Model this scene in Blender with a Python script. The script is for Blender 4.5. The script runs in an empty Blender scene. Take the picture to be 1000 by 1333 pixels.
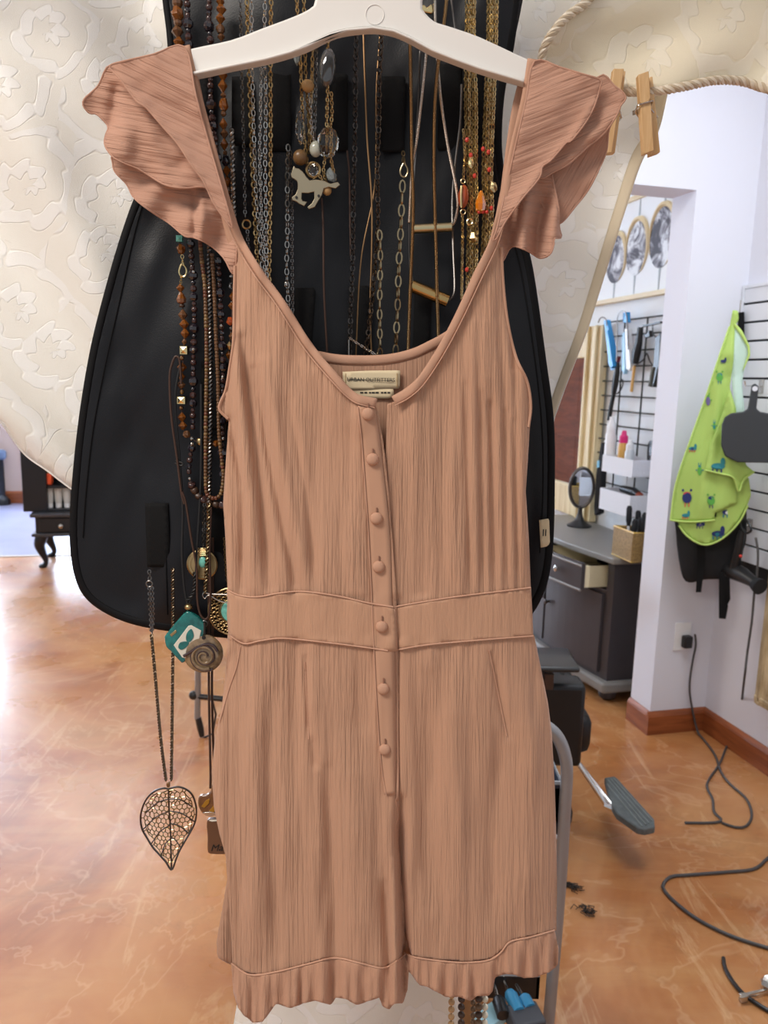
import bpy, math, random
import numpy as np
from mathutils import Vector
from mathutils.geometry import delaunay_2d_cdt

random.seed(7)
RNG = np.random.default_rng(11)
SC = bpy.context.scene
COL = SC.collection

# ------------------------------------------------------------------ camera
FPX = 1000.0                      # focal length in pixels of the 1000 x 1333 frame
CAM = np.array([0.0, 0.0, 1.38])
_p, _r = math.radians(9.8), 0.025
_f = np.array([0, math.cos(_p), -math.sin(_p)])
_r0 = np.array([1.0, 0, 0]); _u0 = np.array([0, math.sin(_p), math.cos(_p)])
_right = math.cos(_r) * _r0 + math.sin(_r) * _u0
_up = -math.sin(_r) * _r0 + math.cos(_r) * _u0
cam_d = bpy.data.cameras.new('camera')
cam_d.sensor_fit = 'VERTICAL'; cam_d.sensor_height = 24.0
cam_d.lens = 24.0 * FPX / 1333.0
cam_d.clip_start = 0.05; cam_d.clip_end = 60
cam_d.dof.use_dof = True; cam_d.dof.focus_distance = 0.74; cam_d.dof.aperture_fstop = 8.0
cam_o = bpy.data.objects.new('camera', cam_d); COL.objects.link(cam_o)
from mathutils import Matrix
cam_o.matrix_world = Matrix(((_right[0], _up[0], -_f[0], CAM[0]), (_right[1], _up[1], -_f[1], CAM[1]),
                             (_right[2], _up[2], -_f[2], CAM[2]), (0, 0, 0, 1)))
SC.camera = cam_o

# ------------------------------------------------------------------ world, lights, exposure
SC.view_settings.view_transform = 'Standard'
SC.view_settings.look = 'None'
SC.view_settings.gamma = 1.0
SC.view_settings.use_curve_mapping = False
SC.view_settings.exposure = 0.0
W = bpy.data.worlds.new('world'); SC.world = W; W.use_nodes = True
W.node_tree.nodes['Background'].inputs[0].default_value = (0.93, 0.96, 1.0, 1)
W.node_tree.nodes['Background'].inputs[1].default_value = 0.5

def area(name, loc, size, power, color, target=None):
    d = bpy.data.lights.new(name, 'AREA'); d.shape = 'RECTANGLE'; d.size, d.size_y = size
    d.energy = power; d.color = color
    o = bpy.data.objects.new(name, d); COL.objects.link(o); o.location = loc
    if target is not None:
        o.rotation_euler = (Vector(target) - Vector(loc)).to_track_quat('-Z', 'Y').to_euler()
    return o
WARM = (1.0, 0.93, 0.84)
COOL = (0.9, 0.95, 1.0)
area('ceiling_lamp', (-1.3, -0.45, 2.84), (1.2, 0.6), 62, WARM)
area('ceiling_lamp', (0.9, 1.7, 2.84), (1.2, 0.6), 30, COOL)
area('ceiling_lamp', (1.25, 4.3, 2.84), (0.4, 1.2), 22, COOL)
area('ceiling_lamp', (-2.0, 3.2, 2.84), (1.2, 0.6), 30, WARM)
area('ceiling_lamp', (-2.6, 6.3, 2.84), (1.2, 0.6), 26, COOL)

# ------------------------------------------------------------------ pixel rays -> points in the room
def ray(px, py):
    px = np.asarray(px, float); py = np.asarray(py, float)
    return _f + ((px - 500) / FPX)[..., None] * _right + ((666.5 - py) / FPX)[..., None] * _up
def at(px, py, Y):
    d = ray(px, py); return CAM + d * (np.asarray(Y, float) / d[..., 1])[..., None]
def plane(px, py, P, N):
    d = ray(px, py); t = np.dot(np.asarray(P) - CAM, N) / (d @ np.asarray(N)); return CAM + d * t[..., None]
def floor_at(px, py, z=0.0):
    d = ray(px, py); return CAM + d * ((z - CAM[2]) / d[..., 2])[..., None]
def pxm(Y):                       # metres per pixel near a vertical plane at distance Y
    return Y / FPX * 1.02

TH = math.radians(14)
RT = np.array([math.cos(TH), math.sin(TH), 0]); AW = np.array([-math.sin(TH), math.cos(TH), 0]); UP = np.array([0, 0, 1.0])
CORNER = floor_at(915, 948); JAMB = CORNER - RT * 0.252
ART0 = np.array([1.03, 4.486, 0])

# ------------------------------------------------------------------ materials
MATS = {}
class NT:
    def __init__(s, m): s.t = m.node_tree; s.n = s.t.nodes; s.l = s.t.links; s.b = s.n['Principled BSDF']
    def node(s, typ, **kw):
        x = s.n.new(typ)
        for k, v in kw.items(): setattr(x, k, v)
        return x
    def set(s, sock, v):
        if hasattr(v, 'links') or isinstance(v, bpy.types.NodeSocket): s.l.new(v, sock)
        else: sock.default_value = v
    def math(s, op, a, b=None, c=None):
        x = s.node('ShaderNodeMath', operation=op); s.set(x.inputs[0], a)
        if b is not None: s.set(x.inputs[1], b)
        if c is not None: s.set(x.inputs[2], c)
        return x.outputs[0]
    def coord(s, kind='Object', scale=(1, 1, 1), rot=(0, 0, 0)):
        c = s.node('ShaderNodeTexCoord'); m = s.node('ShaderNodeMapping')
        m.inputs['Scale'].default_value = scale; m.inputs['Rotation'].default_value = rot
        s.l.new(c.outputs[kind], m.inputs[0]); return m.outputs[0]
    def noise(s, vec, scale=1, detail=3, rough=.5, dist=0):
        x = s.node('ShaderNodeTexNoise'); s.l.new(vec, x.inputs['Vector'])
        x.inputs['Scale'].default_value = scale; x.inputs['Detail'].default_value = detail
        x.inputs['Roughness'].default_value = rough; x.inputs['Distortion'].default_value = dist
        return x.outputs[0]
    def ramp(s, fac, stops):
        x = s.node('ShaderNodeValToRGB'); s.l.new(fac, x.inputs[0]); e = x.color_ramp.elements
        while len(e) < len(stops): e.new(0.5)
        for i, (p, c) in enumerate(stops):
            e[i].position = p; e[i].color = (*c, 1) if len(c) == 3 else c
        return x.outputs[0]
    def mix(s, fac, a, b):
        x = s.node('ShaderNodeMix', data_type='RGBA'); s.set(x.inputs[0], fac)
        s.set(x.inputs[6], a if not isinstance(a, tuple) else (*a[:3], 1)); s.set(x.inputs[7], b if not isinstance(b, tuple) else (*b[:3], 1))
        return x.outputs[2]
    def bump(s, h, strength=.5, dist=.001):
        x = s.node('ShaderNodeBump'); s.l.new(h, x.inputs['Height'])
        x.inputs['Strength'].default_value = strength; x.inputs['Distance'].default_value = dist
        s.l.new(x.outputs[0], s.b.inputs['Normal']); return x
    def color(s, v): s.set(s.b.inputs['Base Color'], v)

def srgb(r, g, b):
    f = lambda c: ((c / 255 + .055) / 1.055) ** 2.4 if c / 255 > .04045 else c / 255 / 12.92
    return (f(r), f(g), f(b))
def mat(name, col, rough=.6, metal=0.0, grain=0.0, gscale=200, spec=.5, trans=0.0, alpha=1.0, emit=0.0, coat=0.0, vary=0.0, vscale=8):
    if name in MATS: return MATS[name]
    m = bpy.data.materials.new(name); m.use_nodes = True; t = NT(m); b = t.b
    b.inputs['Base Color'].default_value = (*col, 1); b.inputs['Roughness'].default_value = rough
    b.inputs['Metallic'].default_value = metal; b.inputs['Specular IOR Level'].default_value = spec
    b.inputs['Transmission Weight'].default_value = trans; b.inputs['Alpha'].default_value = alpha
    b.inputs['Coat Weight'].default_value = coat
    if emit:
        b.inputs['Emission Color'].default_value = (*col, 1); b.inputs['Emission Strength'].default_value = emit
    v = t.coord()
    if vary:
        n = t.noise(v, vscale, 4, .6)
        hi = tuple(min(1, c * (1 + vary)) for c in col); lo = tuple(c * (1 - vary) for c in col)
        t.color(t.ramp(n, [(.3, lo), (.7, hi)]))
    if grain:
        t.bump(t.noise(v, gscale, 2), .4, grain)
    MATS[name] = m; return m

def cloth_crinkle(name, col, sx=310, sy=11, strength=.75):
    m = bpy.data.materials.new(name); m.use_nodes = True; t = NT(m)
    t.b.inputs['Roughness'].default_value = .92; t.b.inputs['Specular IOR Level'].default_value = .12
    t.b.inputs['Sheen Weight'].default_value = .12; t.b.inputs['Sheen Roughness'].default_value = .6
    n1 = t.noise(t.coord('UV', (sx, sy, 1)), 1, 3, .6, .35)
    n2 = t.noise(t.coord('UV', (sx * 2.4, sy * 3, 1)), 1, 2, .5)
    n3 = t.noise(t.coord('UV', (1500, 1500, 1)), 1, 1)
    big = t.noise(t.coord('UV', (14, 5, 1)), 1, 2)
    amp = t.ramp(big, [(.32, (.35,) * 3), (.68, (1,) * 3)])
    h = t.math('MULTIPLY', t.ramp(n1, [(.28, (0,) * 3), (.62, (1,) * 3)]), amp)
    h = t.math('ADD', h, t.math('MULTIPLY', n2, .35)); h = t.math('ADD', h, t.math('MULTIPLY', n3, .12))
    t.bump(h, min(1, strength * 1.25), .0016)
    c2 = tuple(min(1, c * 1.06) for c in col)
    t.color(t.ramp(n3, [(.3, col), (.7, c2)]))
    MATS[name] = m; return m

def damask(name, c1, c2, scale=15):
    m = bpy.data.materials.new(name); m.use_nodes = True; t = NT(m)
    uv = t.coord('UV')
    warp = t.node('ShaderNodeVectorMath', operation='ADD')
    nz = t.node('ShaderNodeTexNoise'); t.l.new(uv, nz.inputs['Vector']); nz.inputs['Scale'].default_value = 22
    sc = t.node('ShaderNodeVectorMath', operation='SCALE'); t.l.new(nz.outputs['Color'], sc.inputs[0]); sc.inputs['Scale'].default_value = .02
    t.l.new(uv, warp.inputs[0]); t.l.new(sc.outputs[0], warp.inputs[1])
    vo = t.node('ShaderNodeTexVoronoi', voronoi_dimensions='2D', feature='F1'); vo.inputs['Scale'].default_value = scale
    vo.inputs['Randomness'].default_value = .8
    t.l.new(warp.outputs[0], vo.inputs['Vector'])
    sub = t.node('ShaderNodeVectorMath', operation='SUBTRACT')
    t.l.new(warp.outputs[0], sub.inputs[0]); t.l.new(vo.outputs['Position'], sub.inputs[1])
    xyz = t.node('ShaderNodeSeparateXYZ'); t.l.new(sub.outputs[0], xyz.inputs[0])
    ang = t.math('ARCTAN2', xyz.outputs[1], xyz.outputs[0])
    r = t.math('MULTIPLY', vo.outputs['Distance'], 15.0)
    s1 = t.math('SINE', t.math('ADD', t.math('MULTIPLY', ang, 1.0), r))
    s2 = t.math('SINE', t.math('SUBTRACT', t.math('MULTIPLY', ang, 6.0), t.math('MULTIPLY', r, 1.6)))
    s = t.math('ADD', s1, t.math('MULTIPLY', s2, .5))
    fill = t.ramp(s, [(.3, (0,) * 3), (.42, (1,) * 3)])
    line = t.ramp(t.math('ABSOLUTE', t.math('SUBTRACT', s, .3)), [(.06, (1,) * 3), (.22, (0,) * 3)])
    weave = t.noise(t.coord('UV', (900, 1400, 1)), 1, 1)
    t.color(t.mix(fill, c1, c2))
    t.set(t.b.inputs['Roughness'], t.math('SUBTRACT', .66, t.math('MULTIPLY', fill, .34)))
    t.b.inputs['Sheen Weight'].default_value = .15
    hh = t.math('ADD', t.math('MULTIPLY', fill, .6), t.math('MULTIPLY', weave, .4))
    bmp = t.bump(t.math('SUBTRACT', hh, t.math('MULTIPLY', line, .5)), .5, .0011)
    tr = t.node('ShaderNodeBsdfTranslucent'); tr.inputs['Color'].default_value = (*c2, 1); t.l.new(bmp.outputs[0], tr.inputs['Normal'])
    mx = t.node('ShaderNodeMixShader'); mx.inputs[0].default_value = .3
    t.l.new(t.b.outputs[0], mx.inputs[1]); t.l.new(tr.outputs[0], mx.inputs[2]); t.l.new(mx.outputs[0], t.n['Material Output'].inputs['Surface'])
    MATS[name] = m; return m

def floor_mat():
    m = bpy.data.materials.new('stained_concrete'); m.use_nodes = True; t = NT(m)
    v = t.coord('Object')
    base = t.noise(v, .9, 5, .6, 1.4)
    col = t.ramp(base, [(.28, srgb(134, 78, 40)), (.43, srgb(168, 106, 58)), (.55, srgb(188, 132, 82)), (.68, srgb(172, 122, 72)), (.8, srgb(142, 88, 48))])
    streak = t.noise(t.coord('Object', (1.2, 5.5, 1), (0, 0, .5)), 1.6, 5, .65, 1.0)
    col = t.mix(t.ramp(streak, [(.45, (0,) * 3), (.75, (.5,) * 3)]), col, srgb(190, 144, 94))
    dark = t.noise(v, 3.4, 6, .7, .8)
    col = t.mix(t.ramp(dark, [(.55, (0,) * 3), (.75, (.45,) * 3)]), col, srgb(120, 84, 52))
    # pale scuffs left by the trowel
    sc1 = t.noise(t.coord('Object', (7, .9, 1), (0, 0, .7)), 1.0, 6, .7, 1.6)
    col = t.mix(t.ramp(sc1, [(.58, (0,) * 3), (.64, (.4,) * 3), (.7, (0,) * 3)]), col, srgb(214, 176, 132))
    # pale trowel veins
    vein = t.noise(v, 1.3, 4, .6, 2.2)
    vm = t.ramp(vein, [(.486, (0,) * 3), (.5, (.22,) * 3), (.52, (0,) * 3)])
    col = t.mix(vm, col, srgb(226, 190, 150))
    t.color(col)
    rn = t.noise(v, 2.2, 4)
    t.set(t.b.inputs['Roughness'], t.ramp(rn, [(.3, (.22,) * 3), (.7, (.38,) * 3)]))
    t.b.inputs['Specular IOR Level'].default_value = .55
    t.b.inputs['Coat Weight'].default_value = .12; t.b.inputs['Coat Roughness'].default_value = .2
    t.bump(t.noise(v, 5, 5, .6), .12, .01)
    MATS['floor'] = m; return m

def wood_mat(name, c1, c2, scale=(8, 8, 60), rough=.5):
    m = bpy.data.materials.new(name); m.use_nodes = True; t = NT(m)
    n = t.noise(t.coord('Object', scale), 1, 4, .6, .6)
    t.color(t.ramp(n, [(.35, c1), (.65, c2)])); t.b.inputs['Roughness'].default_value = rough
    t.bump(n, .2, .001); MATS[name] = m; return m

GAUZE = cloth_crinkle('rose_tan_gauze', srgb(190, 148, 122))
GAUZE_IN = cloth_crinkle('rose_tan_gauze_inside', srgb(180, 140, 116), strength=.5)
BINDING = mat('rose_tan_binding', srgb(194, 152, 128), .85, grain=.0004, gscale=900, spec=.15)
SEAM = mat('rose_tan_seam_thread', srgb(202, 160, 136), .85, spec=.1)
DAMASK = damask('cream_damask', srgb(244, 240, 231), srgb(249, 247, 243), 12)
DAMASK_W = damask('ivory_damask', srgb(245, 236, 214), srgb(249, 242, 226), 9)
HEM = mat('curtain_hem', srgb(226, 212, 186), .7, grain=.0004, gscale=700)
NYLON = mat('black_nylon', srgb(19, 20, 25), .42, grain=.0004, gscale=900, spec=.32)
WEB = mat('black_webbing', srgb(24, 24, 25), .8, grain=.0006, gscale=1200, spec=.15)
BIND_BLK = mat('black_binding', srgb(14, 14, 17), .7, spec=.2)
PLASTIC_W = mat('white_hanger_plastic', srgb(236, 233, 228), .38)
GOLD = mat('gold_metal', (.6, .41, .19), .3, 1)
PALEGOLD = mat('pale_gold_metal', (.88, .7, .36), .25, 1)
ANTIQ = mat('antique_brass', (.5, .36, .18), .34, 1)
BRONZE = mat('bronze_metal', (.34, .2, .1), .4, 1)
SILVER = mat('silver_metal', (.56, .54, .51), .26, 1)
GUN = mat('gunmetal', (.2, .19, .185), .32, 1)
DARKM = mat('dark_oxidised_metal', (.1, .09, .085), .38, 1)
AMBER = mat('amber_glass', (.3, .095, .016), .08, trans=.35, spec=.7)
AMBER_D = mat('smoky_amber_glass', (.2, .09, .04), .1, trans=.3, spec=.7)
DARKB = mat('dark_faceted_glass', (.018, .014, .02), .06, spec=.9)
PLUMB = mat('plum_brown_bead', (.05, .022, .02), .15, spec=.7)
WOODB = mat('brown_seed_bead', (.15, .075, .034), .35)
TANB = mat('tan_wood_bead', (.5, .3, .14), .4, vary=.3, vscale=90)
CREAMB = mat('cream_shell_bead', (.72, .66, .52), .3)
BROWNB = mat('dark_wood_bead', (.06, .03, .018), .4)
LEATHER = mat('brown_leather_cord', (.055, .024, .014), .55)
BLKCORD = mat('black_cord', (.012, .012, .013), .5)
CRYSTAL = mat('clear_crystal', (.97, .96, .93), .03, trans=1.0)
SMOKE = mat('silver_grey_stone', (.045, .05, .055), .06, spec=.9, coat=1)
TURQ = mat('turquoise_stone', (.16, .5, .42), .3, vary=.35, vscale=160)
TEAL = mat('teal_glaze', (.008, .14, .13), .12, vary=.5, vscale=90, coat=.6)
BONE = mat('bone_clay', (.72, .68, .58), .55)
SHELLC = mat('speckled_brown_glaze', (.22, .15, .085), .18, vary=.45, vscale=160, coat=.5)
PLUMG = mat('dark_plum_glaze', (.05, .028, .03), .2, coat=.5)
CARNEL = mat('carnelian_stone', (.42, .075, .02), .15, coat=.4)
ORANGEG = mat('orange_glass', (.85, .25, .01), .06, trans=.3)
REDB = mat('coral_bead', (.65, .06, .04), .35)
CLAY = mat('brown_clay', (.13, .06, .032), .35, coat=.2)
INK = mat('black_ink', (.008, .008, .009), .6)
LABEL = mat('cream_woven_label', srgb(226, 208, 172), .8, grain=.0003, gscale=1500)
WOODPIN = wood_mat('clothespin_wood', srgb(206, 164, 112), srgb(228, 192, 144), (120, 120, 14), .6)
ROPEM = mat('taupe_satin_rope', srgb(196, 178, 152), .4, spec=.5)
ROPEM2 = mat('pale_satin_rope', srgb(226, 214, 194), .4, spec=.5)
WALLM = mat('white_wall_paint', srgb(226, 228, 238), .7, grain=.0006, gscale=90)
WALLP = mat('beige_wall_paint', srgb(206, 184, 172), .75, grain=.0006, gscale=90)
CEILM = mat('white_ceiling', (.8, .8, .79), .9)
TRIMM = wood_mat('stained_wood_trim', srgb(126, 66, 34), srgb(160, 90, 50), (4, 4, 40), .35)
FLOORM = floor_mat()
GREYP = mat('charcoal_furniture_paint', srgb(58, 54, 57), .42, vary=.12, vscale=5)
GREYT = mat('grey_furniture_edge', srgb(128, 126, 122), .4)
CREAMW = mat('pale_raw_wood', srgb(232, 220, 186), .6)
BLKP = mat('black_plastic', (.012, .012, .013), .35)
BLKV = mat('black_vinyl', (.008, .008, .009), .42, spec=.4)
BLKF = mat('black_fabric', (.012, .013, .016), .85)
BLKL = mat('black_lacquer', srgb(20, 24, 32), .3)
CHROME = mat('chrome', (.75, .75, .76), .12, 1)
GREYTUBE = mat('grey_painted_tube', srgb(150, 150, 152), .35, .3)
NAVY = mat('navy_tray', srgb(38, 46, 62), .5)
RUBBER = mat('grey_ribbed_rubber', srgb(92, 98, 98), .6, vary=.2, vscale=60)
WIRE = mat('black_wire', (.012, .02, .018), .45)
SLAT = mat('white_slat_board', srgb(226, 230, 238), .5)
LIME = mat('lime_cape_cloth', srgb(174, 206, 106), .7)
LIMEB = mat('lime_edge_binding', srgb(188, 218, 118), .7)
LINING = mat('pale_green_lining', srgb(196, 222, 208), .8)
BLUE = mat('bright_blue_plastic', srgb(60, 160, 226), .35)
WHITEP = mat('white_plastic', srgb(238, 240, 242), .4)
PINK = mat('hot_pink_plastic', srgb(222, 40, 120), .35)
GOLDP = mat('gold_bottle', srgb(214, 164, 84), .35)
BASKET = mat('white_woven_basket', srgb(228, 230, 236), .6, grain=.004, gscale=120)
WICKER = mat('gold_mesh', srgb(150, 122, 76), .5, .2, grain=.004, gscale=150, vary=.4, vscale=120)
YELLOWE = mat('yellow_gold_edge', srgb(212, 176, 84), .4)
CREAMF = wood_mat('cream_frame_wood', srgb(214, 192, 140), srgb(240, 224, 182), (30, 30, 3), .5)
GILTF = wood_mat('antique_gilt_frame', srgb(150, 128, 92), srgb(206, 186, 146), (24, 24, 6), .45)
MIRROR = mat('mirror_glass', (.85, .86, .86), .02, 1)
BROWND = wood_mat('red_brown_door', srgb(120, 58, 30), srgb(150, 78, 44), (6, 6, 30), .4)
ORANGEC = mat('orange_candle', srgb(250, 96, 50), .4)
GREYW = mat('white_tube', srgb(206, 208, 206), .4)
BLUEH = mat('blue_tool_handle', srgb(64, 150, 196), .4)
PRNT = [mat('print_navy', srgb(36, 50, 110), .7), mat('print_teal', srgb(40, 130, 140), .7), mat('print_red', srgb(206, 70, 76), .7),
        mat('print_white', srgb(226, 232, 226), .7), mat('print_green', srgb(92, 170, 70), .7), mat('print_violet', srgb(110, 100, 150), .7)]
HAIR = mat('dark_hair', (.02, .013, .009), .5)

# ------------------------------------------------------------------ objects
WL = {}                                      # world location of each parent
def _link(o): COL.objects.link(o); return o
def thing(name, label, cat, loc, group=None):
    o = bpy.data.objects.new(name, None); o.empty_display_size = .02; _link(o)
    loc = np.asarray(loc, float); o.location = loc; WL[o.name] = loc
    o['label'] = label; o['category'] = cat
    if group: o['group'] = group
    return o
def tag(o, label, cat, group=None):
    o['label'] = label; o['category'] = cat
    if group: o['group'] = group
    return o
def wloc(parent): return WL.get(parent.name, np.zeros(3)) if parent is not None else np.zeros(3)

class MB:
    def __init__(s): s.v = []; s.f = []; s.uv = None
    def add(s, v, f):
        k = len(s.v); s.v += [tuple(map(float, p)) for p in v]; s.f += [tuple(i + k for i in q) for q in f]; return s
    def tube(s, pts, r, seg=8, caps=True, closed=False):
        P = np.asarray(pts, float); n = len(P); R = np.broadcast_to(np.asarray(r, float), (n,))
        T = np.gradient(P, axis=0) if not closed else np.roll(P, -1, 0) - np.roll(P, 1, 0)
        T /= np.maximum(np.linalg.norm(T, axis=1), 1e-9)[:, None]
        a = np.array([0, 0, 1.0]) if abs(T[0][2]) < .9 else np.array([1.0, 0, 0])
        N = np.cross(T[0], a); N /= np.linalg.norm(N); V = []
        for i in range(n):
            N = N - T[i] * (N @ T[i]); N /= max(np.linalg.norm(N), 1e-9); B = np.cross(T[i], N)
            for k in range(seg):
                w = 2 * math.pi * k / seg; V.append(P[i] + R[i] * (math.cos(w) * N + math.sin(w) * B))
        F = []
        for i in range(n if closed else n - 1):
            j = (i + 1) % n
            for k in range(seg):
                l = (k + 1) % seg; F.append((i * seg + k, i * seg + l, j * seg + l, j * seg + k))
        if caps and not closed: F += [tuple(range(seg))[::-1], tuple(range((n - 1) * seg, n * seg))]
        return s.add(V, F)
    def box(s, c, ax, dims):                 # centre, three axes, full sizes
        c = np.asarray(c); A = [np.asarray(a) * d / 2 for a, d in zip(ax, dims)]; V = []
        for x in (-1, 1):
            for y in (-1, 1):
                for z in (-1, 1): V.append(c + x * A[0] + y * A[1] + z * A[2])
        return s.add(V, [(0, 1, 3, 2), (4, 6, 7, 5), (0, 4, 5, 1), (2, 3, 7, 6), (0, 2, 6, 4), (1, 5, 7, 3)])
    def extrude(s, pts, vec):
        P = np.asarray(pts, float); n = len(P); Q = P + np.asarray(vec)
        F = [tuple(range(n)), tuple(range(2 * n - 1, n - 1, -1))]
        F += [(i, n + i, n + (i + 1) % n, (i + 1) % n) for i in range(n)]
        return s.add(np.vstack([P, Q]), F)
    def lathe(s, c, prof, axis=UP, seg=20):  # prof: (radius, height) pairs
        axis = np.asarray(axis, float) / np.linalg.norm(axis); a = np.array([1.0, 0, 0]) if abs(axis[0]) < .8 else np.array([0, 1.0, 0])
        N = np.cross(axis, a); N /= np.linalg.norm(N); B = np.cross(axis, N); V = []; F = []
        for r, h in prof:
            for k in range(seg):
                w = 2 * math.pi * k / seg; V.append(np.asarray(c) + axis * h + max(r, 1e-5) * (math.cos(w) * N + math.sin(w) * B))
        for i in range(len(prof) - 1):
            for k in range(seg):
                l = (k + 1) % seg; F.append((i * seg + k, i * seg + l, (i + 1) * seg + l, (i + 1) * seg + k))
        F += [tuple(range(seg))[::-1], tuple(range((len(prof) - 1) * seg, len(prof) * seg))]
        return s.add(V, F)
    def ball(s, c, r, seg=12, rings=8, sc=(1, 1, 1), axes=None):
        V = []; F = []; A = np.eye(3) if axes is None else np.array(axes)
        for i in range(rings + 1):
            a = math.pi * i / rings
            for k in range(seg):
                w = 2 * math.pi * k / seg; d = np.array([math.sin(a) * math.cos(w) * sc[0], math.sin(a) * math.sin(w) * sc[1], math.cos(a) * sc[2]]) * r
                V.append(np.asarray(c) + d @ A)
        for i in range(rings):
            for k in range(seg):
                l = (k + 1) % seg; F.append((i * seg + k, (i + 1) * seg + k, (i + 1) * seg + l, i * seg + l))
        return s.add(V, F)
    def build(s, name, m, parent=None, smooth=True, bevel=0, solid=0, sub=0):
        me = bpy.data.meshes.new(name); off = wloc(parent)
        me.from_pydata([tuple(np.asarray(p) - off) for p in s.v], [], s.f); me.update()
        if s.uv is not None:
            ul = me.uv_layers.new(name='UVMap'); li = np.zeros(len(me.loops), int); me.loops.foreach_get('vertex_index', li)
            ul.data.foreach_set('uv', np.asarray(s.uv, float)[li].ravel())
        me.materials.append(m)
        if smooth:
            me.polygons.foreach_set('use_smooth', [True] * len(me.polygons))
            if not solid and s.uv is None: me.set_sharp_from_angle(angle=math.radians(40))
        o = bpy.data.objects.new(name, me); _link(o)
        if parent is not None: o.parent = parent; WL[o.name] = off
        if bevel:
            b = o.modifiers.new('bevel', 'BEVEL'); b.width = bevel; b.segments = 2; b.limit_method = 'ANGLE'; b.angle_limit = math.radians(40)
        if solid:
            d = o.modifiers.new('solid', 'SOLIDIFY'); d.thickness = solid; d.offset = 0
        return o
def structure(o): o['kind'] = 'structure'; return o

def crom(pts, n=8, closed=False):            # Catmull-Rom through points
    P = np.asarray(pts, float)
    if closed: Q = np.vstack([P[-1:], P, P[:2]])
    else: Q = np.vstack([2 * P[0] - P[1], P, 2 * P[-1] - P[-2]])
    out = []
    for i in range(1, len(Q) - 2):
        a, b, c, d = Q[i - 1], Q[i], Q[i + 1], Q[i + 2]
        for t in np.linspace(0, 1, n, endpoint=False):
            out.append(.5 * (2 * b + (c - a) * t + (2 * a - 5 * b + 4 * c - d) * t * t + (3 * b - a - 3 * c + d) * t ** 3))
    if not closed: out.append(P[-1])
    return np.array(out)
def resample(P, step, closed=False):
    P = np.asarray(P, float)
    if closed: P = np.vstack([P, P[:1]])
    L = np.r_[0, np.cumsum(np.linalg.norm(np.diff(P, axis=0), axis=1))]
    n = max(2, int(round(L[-1] / step))); s = np.linspace(0, L[-1], n + 1)
    Q = np.stack([np.interp(s, L, P[:, k]) for k in range(P.shape[1])], 1)
    return Q[:-1] if closed else Q
def inside(x, y, poly):
    r = np.zeros(len(x), bool); n = len(poly)
    for i in range(n):
        x1, y1 = poly[i]; x2, y2 = poly[(i + 1) % n]
        c = ((y1 > y) != (y2 > y)); 
        with np.errstate(divide='ignore', invalid='ignore'):
            r ^= c & (x < (x2 - x1) * (y - y1) / (y2 - y1 + 1e-12) + x1)
    return r
def dist_poly(x, y, P, closed=False):
    P = np.asarray(P, float); d = np.full(len(x), 1e9)
    for i in range(len(P) if closed else len(P) - 1):
        a = P[i]; b = P[(i + 1) % len(P)]; ab = b - a; L = max(ab @ ab, 1e-9)
        t = np.clip(((x - a[0]) * ab[0] + (y - a[1]) * ab[1]) / L, 0, 1)
        d = np.minimum(d, np.hypot(x - a[0] - t * ab[0], y - a[1] - t * ab[1]))
    return d
def ridge(x, y, P, w, amp):                  # one fold along a line, in metres (positive = towards the lens)
    P = np.asarray(P, float); a, b = P[0], P[-1]; L = np.hypot(*(b - a))
    t = ((x - a[0]) * (b - a)[0] + (y - a[1]) * (b - a)[1]) / (L * L)
    fade = np.clip(np.minimum(t, 1 - t) * 4 + .35, 0, 1)
    return amp * np.exp(-(dist_poly(x, y, P) / w) ** 2) * fade
def vnoise(x, y, sx, sy, seed=0):            # smooth value noise
    rs = np.random.default_rng(seed); G = rs.uniform(-1, 1, (64, 64))
    u = np.asarray(x) / sx + 1000; v = np.asarray(y) / sy + 1000
    i = np.floor(u).astype(int); j = np.floor(v).astype(int); fu = u - i; fv = v - j
    fu = fu * fu * (3 - 2 * fu); fv = fv * fv * (3 - 2 * fv); g = lambda a, b: G[a % 64, b % 64]
    return (g(i, j) * (1 - fu) + g(i + 1, j) * fu) * (1 - fv) + (g(i, j + 1) * (1 - fu) + g(i + 1, j + 1) * fu) * fv

def panel(name, outline, yfun, m, parent=None, step=6, solid=.0012, uvrot=0.0, smooth=0, proj=None, uvscale=None):
    """a sheet of cloth: outline in frame pixels, yfun(px, py) -> distance from the lens wall"""
    P = np.asarray(outline, float)
    if smooth: P = crom(P, smooth, True)
    B = resample(P, step, True)
    x0, y0 = B.min(0); x1, y1 = B.max(0)
    gx, gy = np.meshgrid(np.arange(x0, x1, step), np.arange(y0, y1, step * .866)); gx[1::2] += step / 2
    gx = gx.ravel(); gy = gy.ravel()
    ok = inside(gx, gy, B); gx = gx[ok]; gy = gy[ok]
    ok = dist_poly(gx, gy, B, True) > step * .55; gx = gx[ok]; gy = gy[ok]
    pts = [Vector(p) for p in B] + [Vector((a, b)) for a, b in zip(gx, gy)]
    nb = len(B)
    r = delaunay_2d_cdt(pts, [(i, (i + 1) % nb) for i in range(nb)], [], 1, 1e-5)
    v = np.array([tuple(p) for p in r[0]]); mb = MB()
    if proj is None: V = at(v[:, 0], v[:, 1], yfun(v[:, 0], v[:, 1]))
    else: V = proj(v[:, 0], v[:, 1])
    mb.v = [tuple(p) for p in V]; mb.f = [tuple(f) for f in r[2]]
    s = uvscale or .00074; c, n = math.cos(uvrot), math.sin(uvrot)
    mb.uv = np.stack([(v[:, 0] * c + v[:, 1] * n) * s, (-v[:, 0] * n + v[:, 1] * c) * s], 1)
    return mb.build(name, m, parent, True, solid=solid)
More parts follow.
